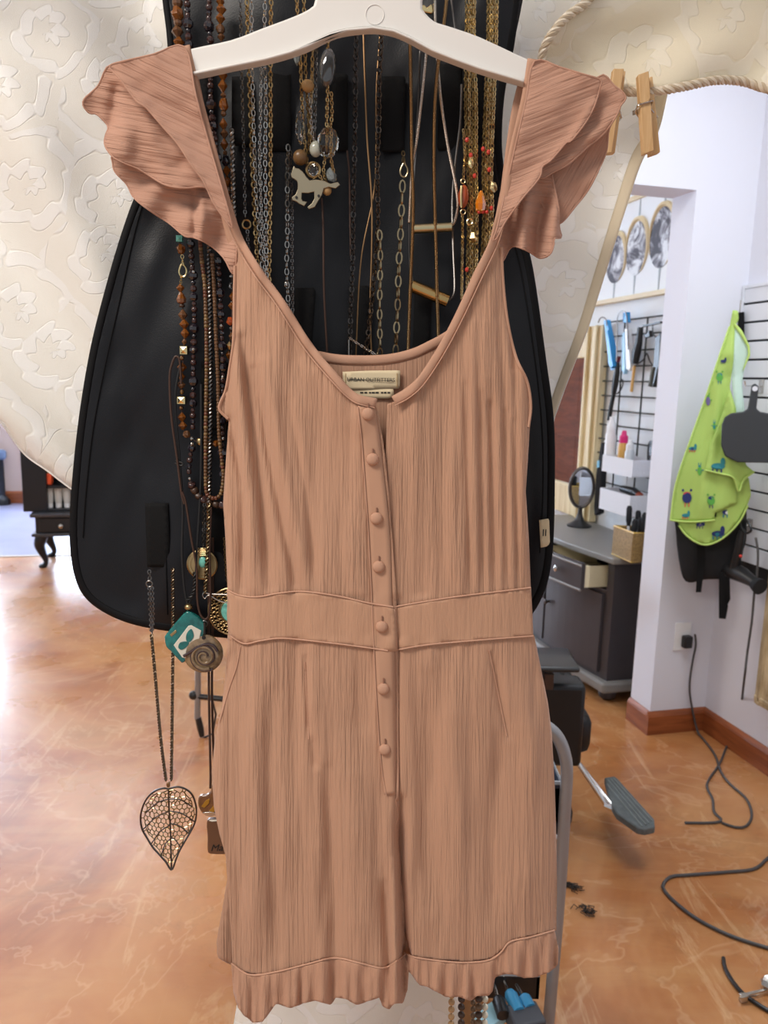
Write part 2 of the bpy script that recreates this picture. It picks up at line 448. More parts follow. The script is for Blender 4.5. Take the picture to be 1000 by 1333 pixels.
def strip(name, pts, w, yfun, m, parent=None, step=5, thick=.0012, lift=.0012):
    """a flat ribbon along a pixel path, lying on yfun"""
    P = resample(crom(pts, 6), step); T = np.gradient(P, axis=0); T /= np.linalg.norm(T, axis=1)[:, None]
    N = np.stack([-T[:, 1], T[:, 0]], 1); W_ = np.broadcast_to(np.asarray(w, float), (len(P),)) if np.ndim(w) == 0 else np.interp(np.linspace(0, 1, len(P)), np.linspace(0, 1, len(w)), w)
    rows = []
    for k in (-.5, -.25, 0, .25, .5):
        q = P + N * (W_ * k)[:, None]; rows.append(at(q[:, 0], q[:, 1], yfun(q[:, 0], q[:, 1]) - lift * (1 - 1.4 * (k * k) * 2)))
    V = np.stack(rows, 1).reshape(-1, 3); n = len(P); F = []
    for i in range(n - 1):
        for k in range(4): F.append((i * 5 + k, i * 5 + k + 1, i * 5 + k + 6, i * 5 + k + 5))
    return MB().add(V, F).build(name, m, parent, True, solid=thick)
def welt(name, pts, r, yfun, m, parent=None, lift=.0006):
    P = resample(crom(pts, 6), 5); return MB().tube(at(P[:, 0], P[:, 1], yfun(P[:, 0], P[:, 1]) - lift), r, 6).build(name, m, parent)
def pxslab(name, outline, Y, thick, m, parent=None, bevel=.001, smooth=0):
    P = np.asarray(outline, float)
    if smooth: P = crom(P, smooth, True)
    A = at(P[:, 0], P[:, 1], np.full(len(P), Y)); return MB().extrude(A, (0, thick, 0)).build(name, m, parent, True, bevel=bevel)
def wallslab(name, outline, P0, N, off, thick, m, parent=None, bevel=.001, smooth=0):
    P = np.asarray(outline, float)
    if smooth: P = crom(P, smooth, True)
    A = plane(P[:, 0], P[:, 1], np.asarray(P0) - np.asarray(N) * off, N)
    return MB().extrude(A, np.asarray(N) * thick).build(name, m, parent, True, bevel=bevel)
def text(name, body, size, origin, xdir, ydir, m, parent, shear=0.0):
    c = bpy.data.curves.new(name, 'FONT'); c.body = body; c.size = size; c.align_x = 'CENTER'; c.align_y = 'CENTER'; c.extrude = .00005; c.shear = shear
    o = bpy.data.objects.new(name, c); _link(o); dg = bpy.context.evaluated_depsgraph_get()
    me = bpy.data.meshes.new_from_object(o.evaluated_get(dg)); bpy.data.objects.remove(o)
    x = np.asarray(xdir, float); x /= np.linalg.norm(x); y = np.asarray(ydir, float); y -= x * (x @ y); y /= np.linalg.norm(y); z = np.cross(x, y)
    off = wloc(parent)
    for v in me.vertices: v.co = Vector(np.asarray(origin) + x * v.co.x + y * v.co.y + z * v.co.z - off)
    me.materials.clear(); me.materials.append(m); me.name = name
    q = bpy.data.objects.new(name, me); _link(q); q.parent = parent; WL[q.name] = off; return q

# ================================================================== THE ROOM
def quadwall(name, a, b, z0, z1, thick, N, m, kind=True):
    a = np.asarray(a, float); b = np.asarray(b, float)
    P = [(a[0], a[1], z0), (b[0], b[1], z0), (b[0], b[1], z1), (a[0], a[1], z1)]
    o = MB().extrude(P, np.asarray(N) * thick).build(name, m, None, False); return structure(o)
H = 2.88
fl_o = structure(MB().extrude([(-7, -1.5, 0), (5, -1.5, 0), (5, 11, 0), (-7, 11, 0)], (0, 0, -.05)).build('floor', FLOORM, None, False))
structure(MB().extrude([(-7, -.9, H), (5, -.9, H), (5, 11, H), (-7, 11, H)], (0, 0, .05)).build('ceiling', CEILM, None, False))
BACK0 = floor_at(20, 655)
ART_END = ART0 + AW * (((BACK0 - ART0) @ AW))
# right wall (towards the lens from the corner), jamb wall, lintel, art wall, back wall
quadwall('wall_right', CORNER, CORNER - AW * 3.2, 0, H, .12, RT, WALLM)
quadwall('wall_front', JAMB, CORNER + RT * .12, 0, H, .142, AW, WALLM)
zl = plane(893, 246, JAMB, AW)[2]
quadwall('wall_lintel', JAMB - RT * 1.6, JAMB, zl, H, .142, AW, WALLM)
ART_S = ART0 - AW * 1.25
quadwall('wall_art', ART_S, ART_END, 0, H, .1, RT, mat('white_art_wall', srgb(236, 240, 242), .7, grain=.0006, gscale=90))
# back wall with a bright shop window on the left, hidden behind the curtain
def bpt(s, z): return BACK0 + RT * s + UP * z
wb = MB()
W0, W1, Z0, Z1 = .3, 1.55, .42, 2.35
L0, L1 = -2.6, (ART_END - BACK0) @ RT + .1
for s0, s1, z0, z1 in ((L0, W0, 0, H), (W1, L1, 0, H), (W0, W1, 0, Z0), (W0, W1, Z1, H)):
    wb.extrude([bpt(s0, z0), bpt(s1, z0), bpt(s1, z1), bpt(s0, z1)], AW * .12)
structure(wb.build('wall_back', WALLP, None, False))
wf = MB()
for s0, s1, z0, z1 in ((W0, W0 + .06, Z0, Z1), (W1 - .06, W1, Z0, Z1), (W0 + .06, W1 - .06, Z0, Z0 + .06), (W0 + .06, W1 - .06, Z1 - .06, Z1), (.8, .86, Z0 + .06, Z1 - .06)):
    wf.extrude([bpt(s0, z0) - AW * .01, bpt(s1, z0) - AW * .01, bpt(s1, z1) - AW * .01, bpt(s0, z1) - AW * .01], AW * .08)
win = structure(wf.build('window_1', BLKL, None, False))
pane = MB().extrude([bpt(W0, Z0) + AW * .09, bpt(W1, Z0) + AW * .09, bpt(W1, Z1) + AW * .09, bpt(W0, Z1) + AW * .09], AW * .01).build('pane', mat('daylit_pane', (.66, .8, 1.0), .3, emit=27.0), win, False)
wf = MB()
V0_, V1_, VZ0, VZ1 = -2.3, -.25, .95, 2.4
for s0, s1, z0, z1 in ((V0_, V0_ + .06, VZ0, VZ1), (V1_ - .06, V1_, VZ0, VZ1), (V0_ + .06, V1_ - .06, VZ0, VZ0 + .06), (V0_ + .06, V1_ - .06, VZ1 - .06, VZ1)):
    wf.extrude([bpt(s0, z0) - AW * .03, bpt(s1, z0) - AW * .03, bpt(s1, z1) - AW * .03, bpt(s0, z1) - AW * .03], AW * .028)
win2 = structure(wf.build('window_2', BLKL, None, False))
MB().extrude([bpt(V0_, VZ0) - AW * .004, bpt(V1_, VZ0) - AW * .004, bpt(V1_, VZ1) - AW * .004, bpt(V0_, VZ1) - AW * .004], AW * .003).build('pane', MATS['daylit_pane'], win2, False)
# wooden door frame edge and baseboards
structure(MB().extrude([bpt(.09, 0), bpt(.17, 0), bpt(.17, 2.1), bpt(.09, 2.1)], -AW * .03).build('trim_1', TRIMM, None, False, bevel=.004))
def board(name, a, b, N, h=.095, t=.016):
    a = np.asarray(a, float); b = np.asarray(b, float); d = (b - a) / np.linalg.norm(b - a); N = np.asarray(N)
    prof = [(0, 0), (t, 0), (t, h * .8), (t * .75, h * .9), (t * .3, h), (0, h)]
    P = [a + N * x + UP * z for x, z in prof]
    return structure(MB().extrude(P, b - a).build(name, TRIMM, None, False))
board('baseboard_right', CORNER - RT * .0, CORNER - AW * 3.2, -RT)
board('baseboard_front', JAMB - RT * .016, CORNER, -AW)
board('baseboard_jamb', JAMB, JAMB + AW * .142, -RT)
board('baseboard_art', ART_S, ART_END, -RT)
board('baseboard_back', bpt(L0, 0), bpt(.09, 0), -AW, .13)
board('baseboard_rear', bpt(.17, 0), bpt(L1, 0), -AW, .13)
rf_a, rf_b = floor_at(-60, 726), floor_at(150, 722); rf_d = (rf_b - rf_a) / np.linalg.norm(rf_b - rf_a)
rfm = mat('pale_rear_floor', srgb(142, 142, 166), .3, vary=.1, vscale=3)
structure(MB().extrude([rf_a - rf_d * 2, rf_a + rf_d * 2.6, bpt(2.4, 0), bpt(L0, 0)], UP * .003).build('floor_rear', rfm, None, False))
# threshold strip where two floors meet
th0, th1 = floor_at(-60, 726), floor_at(150, 722)
structure(MB().box((th0 + th1) / 2 + UP * .003, [(th1 - th0) / np.linalg.norm(th1 - th0), np.cross(UP, (th1 - th0) / np.linalg.norm(th1 - th0)), UP], (np.linalg.norm(th1 - th0), .03, .006)).build('trim_2', mat('pale_threshold', srgb(196, 180, 164), .4), None, False))

# ------------------------------------------------------------------ grid of black wires on the art wall
def artw(px, py, off=0.0): return plane(px, py, ART0 - RT * off, RT)
tl = artw(789, 420, .03); grid_s0 = (tl - ART0) @ AW; grid_s1 = grid_s0 - .78
zt, zb = artw(789, 420, .03)[2], .78
g = thing('wire_grid_panel', 'black wire grid panel on the white wall above the grey vanity', 'grid panel', ART0 + AW * (grid_s0 - .39) - RT * .03 + UP * zb)
pt = lambda s, z, off=.03: ART0 + AW * s - RT * off + UP * z
n = 0; z = zt
hw = MB()
while z > zb: hw.tube([pt(grid_s0, z), pt(grid_s1, z)], .0042, 6); z -= .0735
hw.build('cross_wires', WIRE, g)
vw = MB()
for s in np.linspace(grid_s0, grid_s1, 5): vw.tube([pt(s, zt, .037), pt(s, zb, .037)], .0042, 6)
vw.build('upright_wires', WIRE, g)
br = MB()
for s in (grid_s0 - .05, grid_s1 + .05):
    for zz in (zt - .1, zb + .1): br.tube([pt(s, zz, .004), pt(s, zz, .035)], .006, 8)
br.build('wall_bracket', WIRE, g)

# ------------------------------------------------------------------ framed art print
c0 = artw(862, 376, .03); c1 = artw(780, 392, .03); c2 = artw(848, 252.5, .03)
s_r = (c0 - ART0) @ AW - .35; s_l = (c1 - ART0) @ AW + 1.3; z_b = (c0[2] + c1[2]) / 2; z_t = c2[2]
a = thing('art_print', 'wide white art print in thin gold frame with three dark marbled discs', 'picture', pt((s_r + s_l) / 2, z_b, 0))
MB().extrude([pt(s_r, z_b, .005), pt(s_l, z_b, .005), pt(s_l, z_t, .005), pt(s_r, z_t, .005)], -RT * .018).build('canvas', mat('white_print', srgb(240, 244, 244), .6), a, False)
fm = MB(); w = .022
for q in ((s_r - w, s_r, z_b - w, z_t + w), (s_l, s_l + w, z_b - w, z_t + w), (s_r, s_l, z_b - w, z_b), (s_r, s_l, z_t, z_t + w)):
    fm.extrude([pt(q[0], q[2], .002), pt(q[1], q[2], .002), pt(q[1], q[3], .002), pt(q[0], q[3], .002)], -RT * .034)
PGE = mat('pale_gold_frame', srgb(222, 202, 158), .45)
fm.build('frame', PGE, a, False, bevel=.003)
def marble():
    m = bpy.data.materials.new('marbled_ink'); m.use_nodes = True; t = NT(m)
    nn = t.noise(t.coord('Object', (1, 1, 1)), 9, 5, .65, .8)
    t.color(t.ramp(nn, [(.42, srgb(232, 236, 238)), (.5, srgb(150, 148, 154)), (.56, srgb(66, 62, 70))])); t.b.inputs['Roughness'].default_value = .6; return m
MARB = marble()
for (xa, xb, ya, yb) in ((789, 813, 305, 368), (814.5, 841.5, 286, 358), (845, 877, 267, 348)):
    p0 = artw(xa, (ya + yb) / 2, .03); p1 = artw(xb, (ya + yb) / 2, .03); pc = artw((xa + xb) / 2, (ya + yb) / 2, .03)
    sr = abs((p0 - p1) @ AW) / 2; zr = (artw((xa + xb) / 2, ya, .03)[2] - artw((xa + xb) / 2, yb, .03)[2]) / 2; sc_ = (pc - ART0) @ AW
    circ = [pt(sc_ + sr * math.cos(k * math.pi / 20), pc[2] + zr * math.sin(k * math.pi / 20), .0235) for k in range(40)]
    d = MB().extrude(circ, -RT * .003).build('painted_disc', MARB, a, False)
    MB().tube([pt(sc_ + sr * 1.02 * math.cos(k * math.pi / 20 - .5), pc[2] + zr * 1.02 * math.sin(k * math.pi / 20 - .5), .026) for k in range(0, 31)], [.002 + .011 * math.sin(k * math.pi / 30) for k in range(31)], 6).build('gold_rim', PGE, d)
    st = MB()
    for s2 in (1, -1): st.extrude([pt(sc_ - .008, pc[2] + s2 * zr, .0235), pt(sc_ + .008, pc[2] + s2 * zr, .0235), pt(sc_ + .003, pc[2] + s2 * (zr + .1), .0235), pt(sc_ - .003, pc[2] + s2 * (zr + .1), .0235)], -RT * .001)
    st.build('brush_stroke', mat('grey_wash', srgb(176, 184, 186), .7), d, False)

# ------------------------------------------------------------------ grey vanity
V0 = floor_at(787, 916)
VAW = AW
def vl(a, b, z): return V0 + VAW * a + RT * b + UP * z
vt = plane(793, 726, V0, AW)[2]
DEP = (ART0 - V0) @ RT - .03
van = thing('vanity_cabinet', 'charcoal grey bow front vanity cabinet with one drawer pulled open', 'cabinet', vl(.5, .2, 0))
bow = lambda a, o=0: -.055 * math.sin(math.pi * min(max(a, 0), 1)) - o
def plan(z, o=0, n=16): return [vl(a * 1.0 - (o if a == 0 else 0) + (o if a == 1 else 0), bow(a, o), z) for a in np.linspace(0, 1, n)] + [vl(1 + o, DEP, z), vl(-o, DEP, z)]
# carcass in two lumps so that the drawer's slot is a real opening
dz0, dz1 = vt - .155, vt - .028
MB().extrude(plan(.10), UP * (dz0 - .10)).build('carcass', GREYP, van, False)
rail = MB()
rail.extrude([vl(a, bow(a) + .0, dz0) for a in (0, .04)] + [vl(.04, DEP, dz0), vl(0, DEP, dz0)], UP * (dz1 - dz0))
rail.extrude([vl(a, bow(a), dz0) for a in (.5, .6, .7, .8, .9, 1)] + [vl(1, DEP, dz0), vl(.5, DEP, dz0)], UP * (dz1 - dz0))
rail.extrude([vl(.04, .3, dz0), vl(.5, .3, dz0), vl(.5, DEP, dz0), vl(.04, DEP, dz0)], UP * (dz1 - dz0))
rail.build('drawer_rail', GREYP, van, False)
MB().extrude(plan(dz1, .022), UP * .028).build('top', GREYT, van, False, bevel=.006)
MB().extrude(plan(.055, .028), UP * .05).build('plinth', GREYT, van, False, bevel=.012)
for aa, bb in ((.05, .04), (.95, .04), (.05, DEP - .06), (.95, DEP - .06)):
    MB().lathe(vl(aa, bb, 0), [(.02, 0), (.036, .012), (.04, .03), (.03, .055)]).build('foot', GREYP, van)
for a0, a1, kn in ((.05, .49, .455), (.51, .95, .545)):
    P = [vl(a, bow(a) - .001, .13) for a in np.linspace(a0, a1, 8)]
    dm = MB()
    for i in range(7):
        dm.extrude([P[i], P[i + 1], P[i + 1] + UP * (dz0 - .15), P[i] + UP * (dz0 - .15)], -RT * .012)
    d = dm.build('door', GREYP, van, False)
    MB().lathe(vl(kn, bow(kn) - .013, .13 + (dz0 - .13) * .55), [(.006, 0), (.006, .01), (.012, .016), (.012, .022), (.004, .026)], -RT).build('knob', DARKM, d)
pull = .105
P = [vl(a, bow(a) - pull, dz0 + .006) for a in np.linspace(.045, .495, 9)]
fm = MB()
for i in range(8): fm.extrude([P[i], P[i + 1], P[i + 1] + UP * (dz1 - dz0 - .012), P[i] + UP * (dz1 - dz0 - .012)], -RT * .018)
dr = fm.build('drawer', GREYP, van, False)
bx = MB()
for q in ((.055, .07), (.47, .485)):
    bx.extrude([vl(q[0], bow(.27) - pull + .06, dz0 + .012), vl(q[1], bow(.27) - pull + .06, dz0 + .012), vl(q[1], bow(.27) - pull + .06, dz1 - .02), vl(q[0], bow(.27) - pull + .06, dz1 - .02)], RT * .27)
    bx.extrude([vl(q[0], bow(q[0]) - pull, dz0 + .012), vl(q[1], bow(q[1]) - pull, dz0 + .012), vl(q[1], bow(q[1]) - pull, dz1 - .02), vl(q[0], bow(q[0]) - pull, dz1 - .02)], RT * .12)
bx.extrude([vl(.07, bow(.27) - pull + .03, dz0 + .012), vl(.47, bow(.27) - pull + .03, dz0 + .012), vl(.47, bow(.27) - pull + .33, dz0 + .012), vl(.07, bow(.27) - pull + .33, dz0 + .012)], UP * .006)
bx.build('drawer_box', CREAMW, dr, False)['label'] = 'pale wood drawer box'
fe = MB()
for zz in (dz0 + .004, dz1 - .016): fe.tube([vl(a, bow(a) - pull - .018, zz) for a in np.linspace(.045, .495, 9)], .006, 6)
fe.build('drawer_moulding', GREYT, dr)
MB().lathe(vl(.2, bow(.2) - pull - .018, (dz0 + dz1) / 2), [(.006, 0), (.006, .01), (.014, .016), (.014, .022), (.005, .027)], -RT).build('drawer_knob', SILVER, dr)

# things on the vanity top
TOPZ = dz1 + .028
def top_at(px, py): return floor_at(px, py, TOPZ)
b0 = top_at(754, 685)
tm = thing('tabletop_mirror', 'oval tabletop mirror on a round black base on the vanity top', 'mirror', b0)
MB().lathe(b0, [(.062, 0), (.064, .006), (.05, .014), (.026, .03), (.016, .05), (.011, .075), (.01, .10)]).build('base', BLKP, tm)
hc = b0 + UP * .2
dirn = -RT * .25 - AW * .95; dirn /= np.linalg.norm(dirn); sd = np.cross(UP, dirn)
ring = [hc + sd * .06 * math.cos(k * math.pi / 16) + UP * .1 * math.sin(k * math.pi / 16) for k in range(32)]
MB().tube(ring, .009, 8, closed=True).build('mirror_rim', DARKM, tm)
MB().extrude([p + dirn * .003 for p in ring], -dirn * .006).build('glass', MIRROR, tm, False)
MB().tube([b0 + UP * .09, hc - UP * .1], .008, 8).build('stem', BLKP, tm)

bq = top_at(822, 733); bw = thing('mesh_caddy', 'gold mesh caddy box with yellow rims on the vanity top', 'caddy', bq)
bl, bf, bh = top_at(797, 722), top_at(822, 733), .125
e1 = bl - bf; e1 = e1 / np.linalg.norm(e1); e2 = np.array([e1[1], -e1[0], 0]); e2 = e2 if e2 @ RT > 0 else -e2
LA, LB = np.linalg.norm(bl - bf), .15
cb = [bf, bf + e1 * LA, bf + e1 * LA + e2 * LB, bf + e2 * LB]
bm_ = MB()
for i in range(4):
    p, q = cb[i], cb[(i + 1) % 4]; nrm = np.cross(q - p, UP); nrm /= np.linalg.norm(nrm)
    bm_.extrude([p + UP * .004, q + UP * .004, q + UP * bh, p + UP * bh], -nrm * .003)
bm_.extrude([c + UP * .002 for c in cb], UP * .004); bm_.build('mesh_wall', WICKER, bw, False)
MB().tube([c + UP * bh for c in cb] , .005, 6, closed=True).build('top_rim', YELLOWE, bw)
MB().tube([c + UP * .005 for c in cb], .005, 6, closed=True).build('bottom_rim', YELLOWE, bw)
cc = sum(cb) / 4
for k in range(7):
    o = cc + e1 * (-.045, .02, .05, -.02, -.05, .045, 0)[k] + e2 * (.03, .045, -.02, -.045, -.02, .02, 0)[k]
    hb = thing('hair_brush', ['black round hair brush leaning left in the mesh caddy', 'short black brush at the front of the mesh caddy', 'tall pale handled brush in the mesh caddy', 'black brush leaning right in the mesh caddy', 'black brush beside the jamb in the mesh caddy', 'thin white handled brush in the mesh caddy', 'stubby dark brush in the middle of the mesh caddy'][k], 'hair brush', o + UP * .006, 'brushes standing in the mesh caddy')
    tp = o + UP * random.uniform(.17, .24) + e1 * (-.01, 0, .012, -.012, -.012, .01, 0)[k]
    MB().tube([o + UP * .006, o * .4 + tp * .6], .006, 8).build('handle', WHITEP if k in (2, 5) else BLKP, hb)
    MB().tube([o * .4 + tp * .6, o * .3 + tp * .7, o * .05 + tp * .95, tp], [.007, .012, .012, .007], 10).build('brush_head', BLKF, hb)

# ------------------------------------------------------------------ cream framed mirror leaning on the art wall
sA = (artw(786, 423, .05) - ART0) @ AW; sB = sA + 1.0
mz0, mz1 = TOPZ + .0, artw(786, 423, .05)[2]
cm = thing('wall_mirror', 'tall cream wood framed mirror standing behind the vanity', 'mirror', pt((sA + sB) / 2, mz0, .03))
fr = MB(); FW = .16
def fprof(s0, s1, z0, z1): fr.extrude([pt(s0, z0, .015), pt(s1, z0, .015), pt(s1, z1, .015), pt(s0, z1, .015)], -RT * .04)
fprof(sA, sA + FW, mz0, mz1); fprof(sB - FW, sB, mz0, mz1); fprof(sA + FW, sB - FW, mz1 - FW, mz1); fprof(sA + FW, sB - FW, mz0, mz0 + FW)
for s, wd in ((sA + .03, .02), (sA + .12, .022)): fr.extrude([pt(s, mz0, .055), pt(s + wd, mz0, .055), pt(s + wd, mz1, .055), pt(s, mz1, .055)], -RT * .016)
fr.build('frame', CREAMF, cm, False, bevel=.004)
MB().extrude([pt(sA + FW, mz0 + FW, .02), pt(sB - FW, mz0 + FW, .02), pt(sB - FW, mz1 - FW, .02), pt(sA + FW, mz1 - FW, .02)], -RT * .004).build('glass', MIRROR, cm, False)
# the red-brown door this mirror looks at, across the room behind the clothes
def reflect_at(px, py, t):
    p = artw(px, py, .024); d = p - CAM; d = d / np.linalg.norm(d); r_ = d - 2 * (d @ RT) * RT; return p + r_ * t
dp = reflect_at(750, 560, 2.3); dq = reflect_at(738, 560, 2.35)
dd = dq - dp; dd[2] = 0; dd = dd / np.linalg.norm(dd); dc = (dp + dq) / 2
dn = np.cross(dd, UP); 
dw = structure(MB().extrude([(*(dc - dd * .26)[:2], 0), (*(dc + dd * .26)[:2], 0), (*(dc + dd * .26)[:2], 2.0), (*(dc - dd * .26)[:2], 2.0)], dn * .04).build('door_1', BROWND, None, False, bevel=.004))
for zz in (.25, 1.1): MB().extrude([np.r_[(dc - dd * .17)[:2], zz] - dn * .004, np.r_[(dc + dd * .17)[:2], zz] - dn * .004, np.r_[(dc + dd * .17)[:2], zz + .7] - dn * .004, np.r_[(dc - dd * .17)[:2], zz + .7] - dn * .004], dn * .048).build('door_panel', BROWND, dw, False, bevel=.006)

# ------------------------------------------------------------------ tools hanging on the wire grid
def art_tube(pts, r, off, seg=8): return MB().tube([artw(x, y, off) for x, y in pts], r, seg)
def _unused_hook(parent, px, py, off=.06):
    p = artw(px, py, off); MB().tube([p + RT * (off - .03), p, p - UP * .012, p - UP * .008 - RT * .012], .0022, 6).build('hook', SILVER, parent)
t_ = thing('flat_iron', 'bright blue flat iron hanging leftmost on the wire grid', 'hair straightener', artw(799, 480, .06), 'styling tools on the wire grid')
wallslab('blade', [(786, 417), (790, 416), (802, 476), (801, 481), (795, 482), (792, 470)], ART0, RT, .07, .022, BLUE, t_, .002)
wallslab('blade', [(788, 430), (791, 430), (798, 476), (795, 480), (792, 474)], ART0, RT, .095, .02, BLUE, t_, .002)
art_tube(crom([(779, 420), (781, 415), (785, 413), (789, 416), (790, 424)]), .003, .08).build('hanging_loop', GUN, t_)
t_ = thing('flat_iron', 'blue and white flat iron on a cord loop, second tool on the wire grid', 'hair straightener', artw(819, 482, .06), 'styling tools on the wire grid')
wallslab('blade', [(813, 428), (817, 428), (821, 478), (819, 483), (815, 480)], ART0, RT, .07, .022, WHITEP, t_, .002)
wallslab('blade', [(810, 434), (813, 432), (814, 478), (812, 487), (809, 482)], ART0, RT, .072, .02, mat('pale_blue_plastic', srgb(150, 200, 230), .4), t_, .002)
wallslab('handle', [(811, 407), (815.5, 406), (816, 420), (811, 420)], ART0, RT, .07, .022, BLUE, t_, .002)
art_tube(crom([(803, 470), (803, 430), (805, 410), (810, 405), (815, 408), (817, 425), (818, 455)]), .0028, .085).build('power_cord', GUN, t_)
t_ = thing('curling_iron', 'black curling iron with red switch hanging low on the wire grid', 'curling iron', artw(793, 547, .06), 'styling tools on the wire grid')
art_tube([(793, 547), (795.5, 530), (799, 513)], .011, .06).build('barrel', BLKP, t_)
art_tube([(799, 513), (801, 500), (803, 485), (804.5, 472)], [.012, .017, .016, .01], .06).build('handle', BLKP, t_)
art_tube([(804, 471), (805.5, 464)], .012, .062).build('switch', mat('dark_red_plastic', srgb(110, 26, 40), .4), t_)
art_tube(crom([(803, 513), (808, 508), (811, 500), (810, 494), (807, 498)]), .0035, .06).build('power_cord', BLKP, t_)
t_ = thing('curling_wand', 'curling wand with gold barrel and thick black handle on the wire grid', 'curling iron', artw(822, 510, .06), 'styling tools on the wire grid')
art_tube([(822, 510), (826, 476)], .0075, .06).build('barrel', GOLDP, t_)
art_tube([(826.5, 473), (829, 458), (832, 445), (834, 426)], [.018, .022, .017, .014], .06).build('handle', BLKP, t_)
art_tube(crom([(830, 474), (838, 468), (842, 460), (846, 470), (849, 474)]), .0035, .06).build('power_cord', BLKP, t_)
t_ = thing('flat_iron', 'black flat iron half hidden by the white wall edge on the grid', 'hair straightener', artw(847, 503, .06), 'styling tools on the wire grid')
wallslab('blade', [(853, 440), (860, 432), (858, 478), (850, 504), (846, 504), (850, 478)], ART0, RT, .07, .03, BLKP, t_, .003)
art_tube([(846.5, 503), (851, 478)], .010, .085).build('plate', mat('olive_metal', srgb(86, 84, 74), .4, .5), t_)
t_ = thing('clip_strip', 'black strip of clips hung along the top of the wire grid', 'hair clips', artw(842, 425, .05), 'styling tools on the wire grid')
wallslab('strip', [(836, 423), (860, 418), (860, 421), (836, 426)], ART0, RT, .058, .012, BLKP, t_, .002)
wallslab('clip', [(838, 436), (842, 434), (845, 430), (846, 438), (840, 440)], ART0, RT, .06, .02, BLKP, t_, .002)
art_tube(crom([(850, 421), (850, 432), (853, 438), (859, 440)]), .0028, .055).build('hook', BLKP, t_)
t_ = thing('brush_bag', 'long narrow black bag hanging between mirror frame and wire grid', 'bag', artw(776, 669, .09))
wallslab('bag_body', [(782, 577), (785, 576), (783, 620), (780, 668), (774, 671), (773, 660), (776, 615)], ART0, RT, .11, .03, BLKF, t_, .004)
wallslab('badge', [(777.5, 600), (780, 599), (780, 608), (777, 609)], ART0, RT, .113, .003, mat('pale_blue_badge', srgb(120, 190, 220), .5), t_, 0)
t_ = thing('round_hand_mirror', 'dark round hand mirror hung beside the white wall edge', 'hand mirror', artw(845, 620, .04))
wallslab('rim', [(843, 580), (850, 573), (858, 585), (858, 612), (850, 623), (843, 617)], ART0, RT, .06, .012, BLKP, t_, .002, 4)
wallslab('glass', [(845, 586), (850, 580), (856, 590), (856, 608), (850, 616), (845, 612)], ART0, RT, .063, .003, mat('dark_mirror', (.05, .055, .06), .1, spec=.8), t_, 0, 4)
# white baskets
def basket(lab, xl, xm, xr, yt, yb, back=False):
    p1, p2 = artw(xm, yb, .178), artw(xl, yb, .178)
    s0, s1 = (p1 - ART0) @ AW, (p2 - ART0) @ AW; z0 = p1[2]; z1 = artw(xm, yt, .178)[2]
    b = thing('hanging_basket', lab, 'basket', pt((s0 + s1) / 2, z0, .048), 'white baskets on the wire grid')
    m = MB(); D = .13; T = .005
    for q in (((s0, .048), (s1, .048)), ((s0, .048 + D), (s1, .048 + D)), ((s0, .048), (s0, .048 + D)), ((s1, .048), (s1, .048 + D))):
        A, B = q; nrm = AW * T if A[0] == B[0] else -RT * T
        m.extrude([pt(A[0], z0, A[1]), pt(B[0], z0, B[1]), pt(B[0], z1, B[1]), pt(A[0], z1, A[1])], nrm)
    m.extrude([pt(s0, z0, .048), pt(s1, z0, .048), pt(s1, z0, .048 + D), pt(s0, z0, .048 + D)], UP * T)
    m.build('basket_wall', BASKET, b, False)
    for s in (s0 + .02, s1 - .02): MB().tube([pt(s, z1 - .01, .055), pt(s, z1 + .07, .055), pt(s, z1 + .075, .03)], .003, 6).build('hanger_wire', WHITEP, b)
    return s0, s1, z0, z1
s0, s1, z0, z1 = basket('upper white woven basket on the wire grid holding bottles', 784, 824, 825, 599, 622)
q0, q1, y0, y1 = basket('lower white woven basket on the wire grid below the bottles', 780, 820, 822, 645, 674)
def bottle(lab, px_, off, z, h, r, body, cap):
    c = pt((artw(px_, 600, off) - ART0) @ AW, z, off); o = thing('bottle', lab, 'bottle', c, 'bottles in the white baskets')
    MB().lathe(c, [(r * .96, 0), (r, .004), (r, h * .62), (r * .8, h * .7)]).build('bottle_body', body, o)
    MB().lathe(c + UP * h * .7, [(r * .84, 0), (r * .84, h * .16), (r * .55, h * .2), (r * .4, h * .3), (0, h * .31)]).build('cap', cap, o)
bottle('gold bottle with hot pink cap in the upper white basket', 810, .11, z0 + .006, .19, .024, GOLDP, PINK)
bottle('white squeeze bottle with pink mark in the upper white basket', 793, .12, z0 + .006, .25, .026, WHITEP, WHITEP)
bottle('clear white jar behind the pink capped bottle', 819, .10, z0 + .006, .15, .022, mat('pale_jar', srgb(214, 220, 224), .3), WHITEP)
t_ = thing('hair_clipper', 'dark clipper with red end lying on the lower white basket', 'hair clipper', pt(q0 + .09, y0 + .04, .11))
MB().tube([pt(q0 + .05, y1 - .005, .11), pt(q0 + .09, y1 + .004, .11), pt(q0 + .18, y1 + .008, .12)], [.018, .022, .016], 10).build('clipper_body', BLKP, t_)
MB().tube([pt(q0 + .03, y1 - .008, .11), pt(q0 + .05, y1 - .005, .11)], [.014, .018], 10).build('clipper_end', mat('rust_plastic', srgb(150, 70, 50), .5), t_)

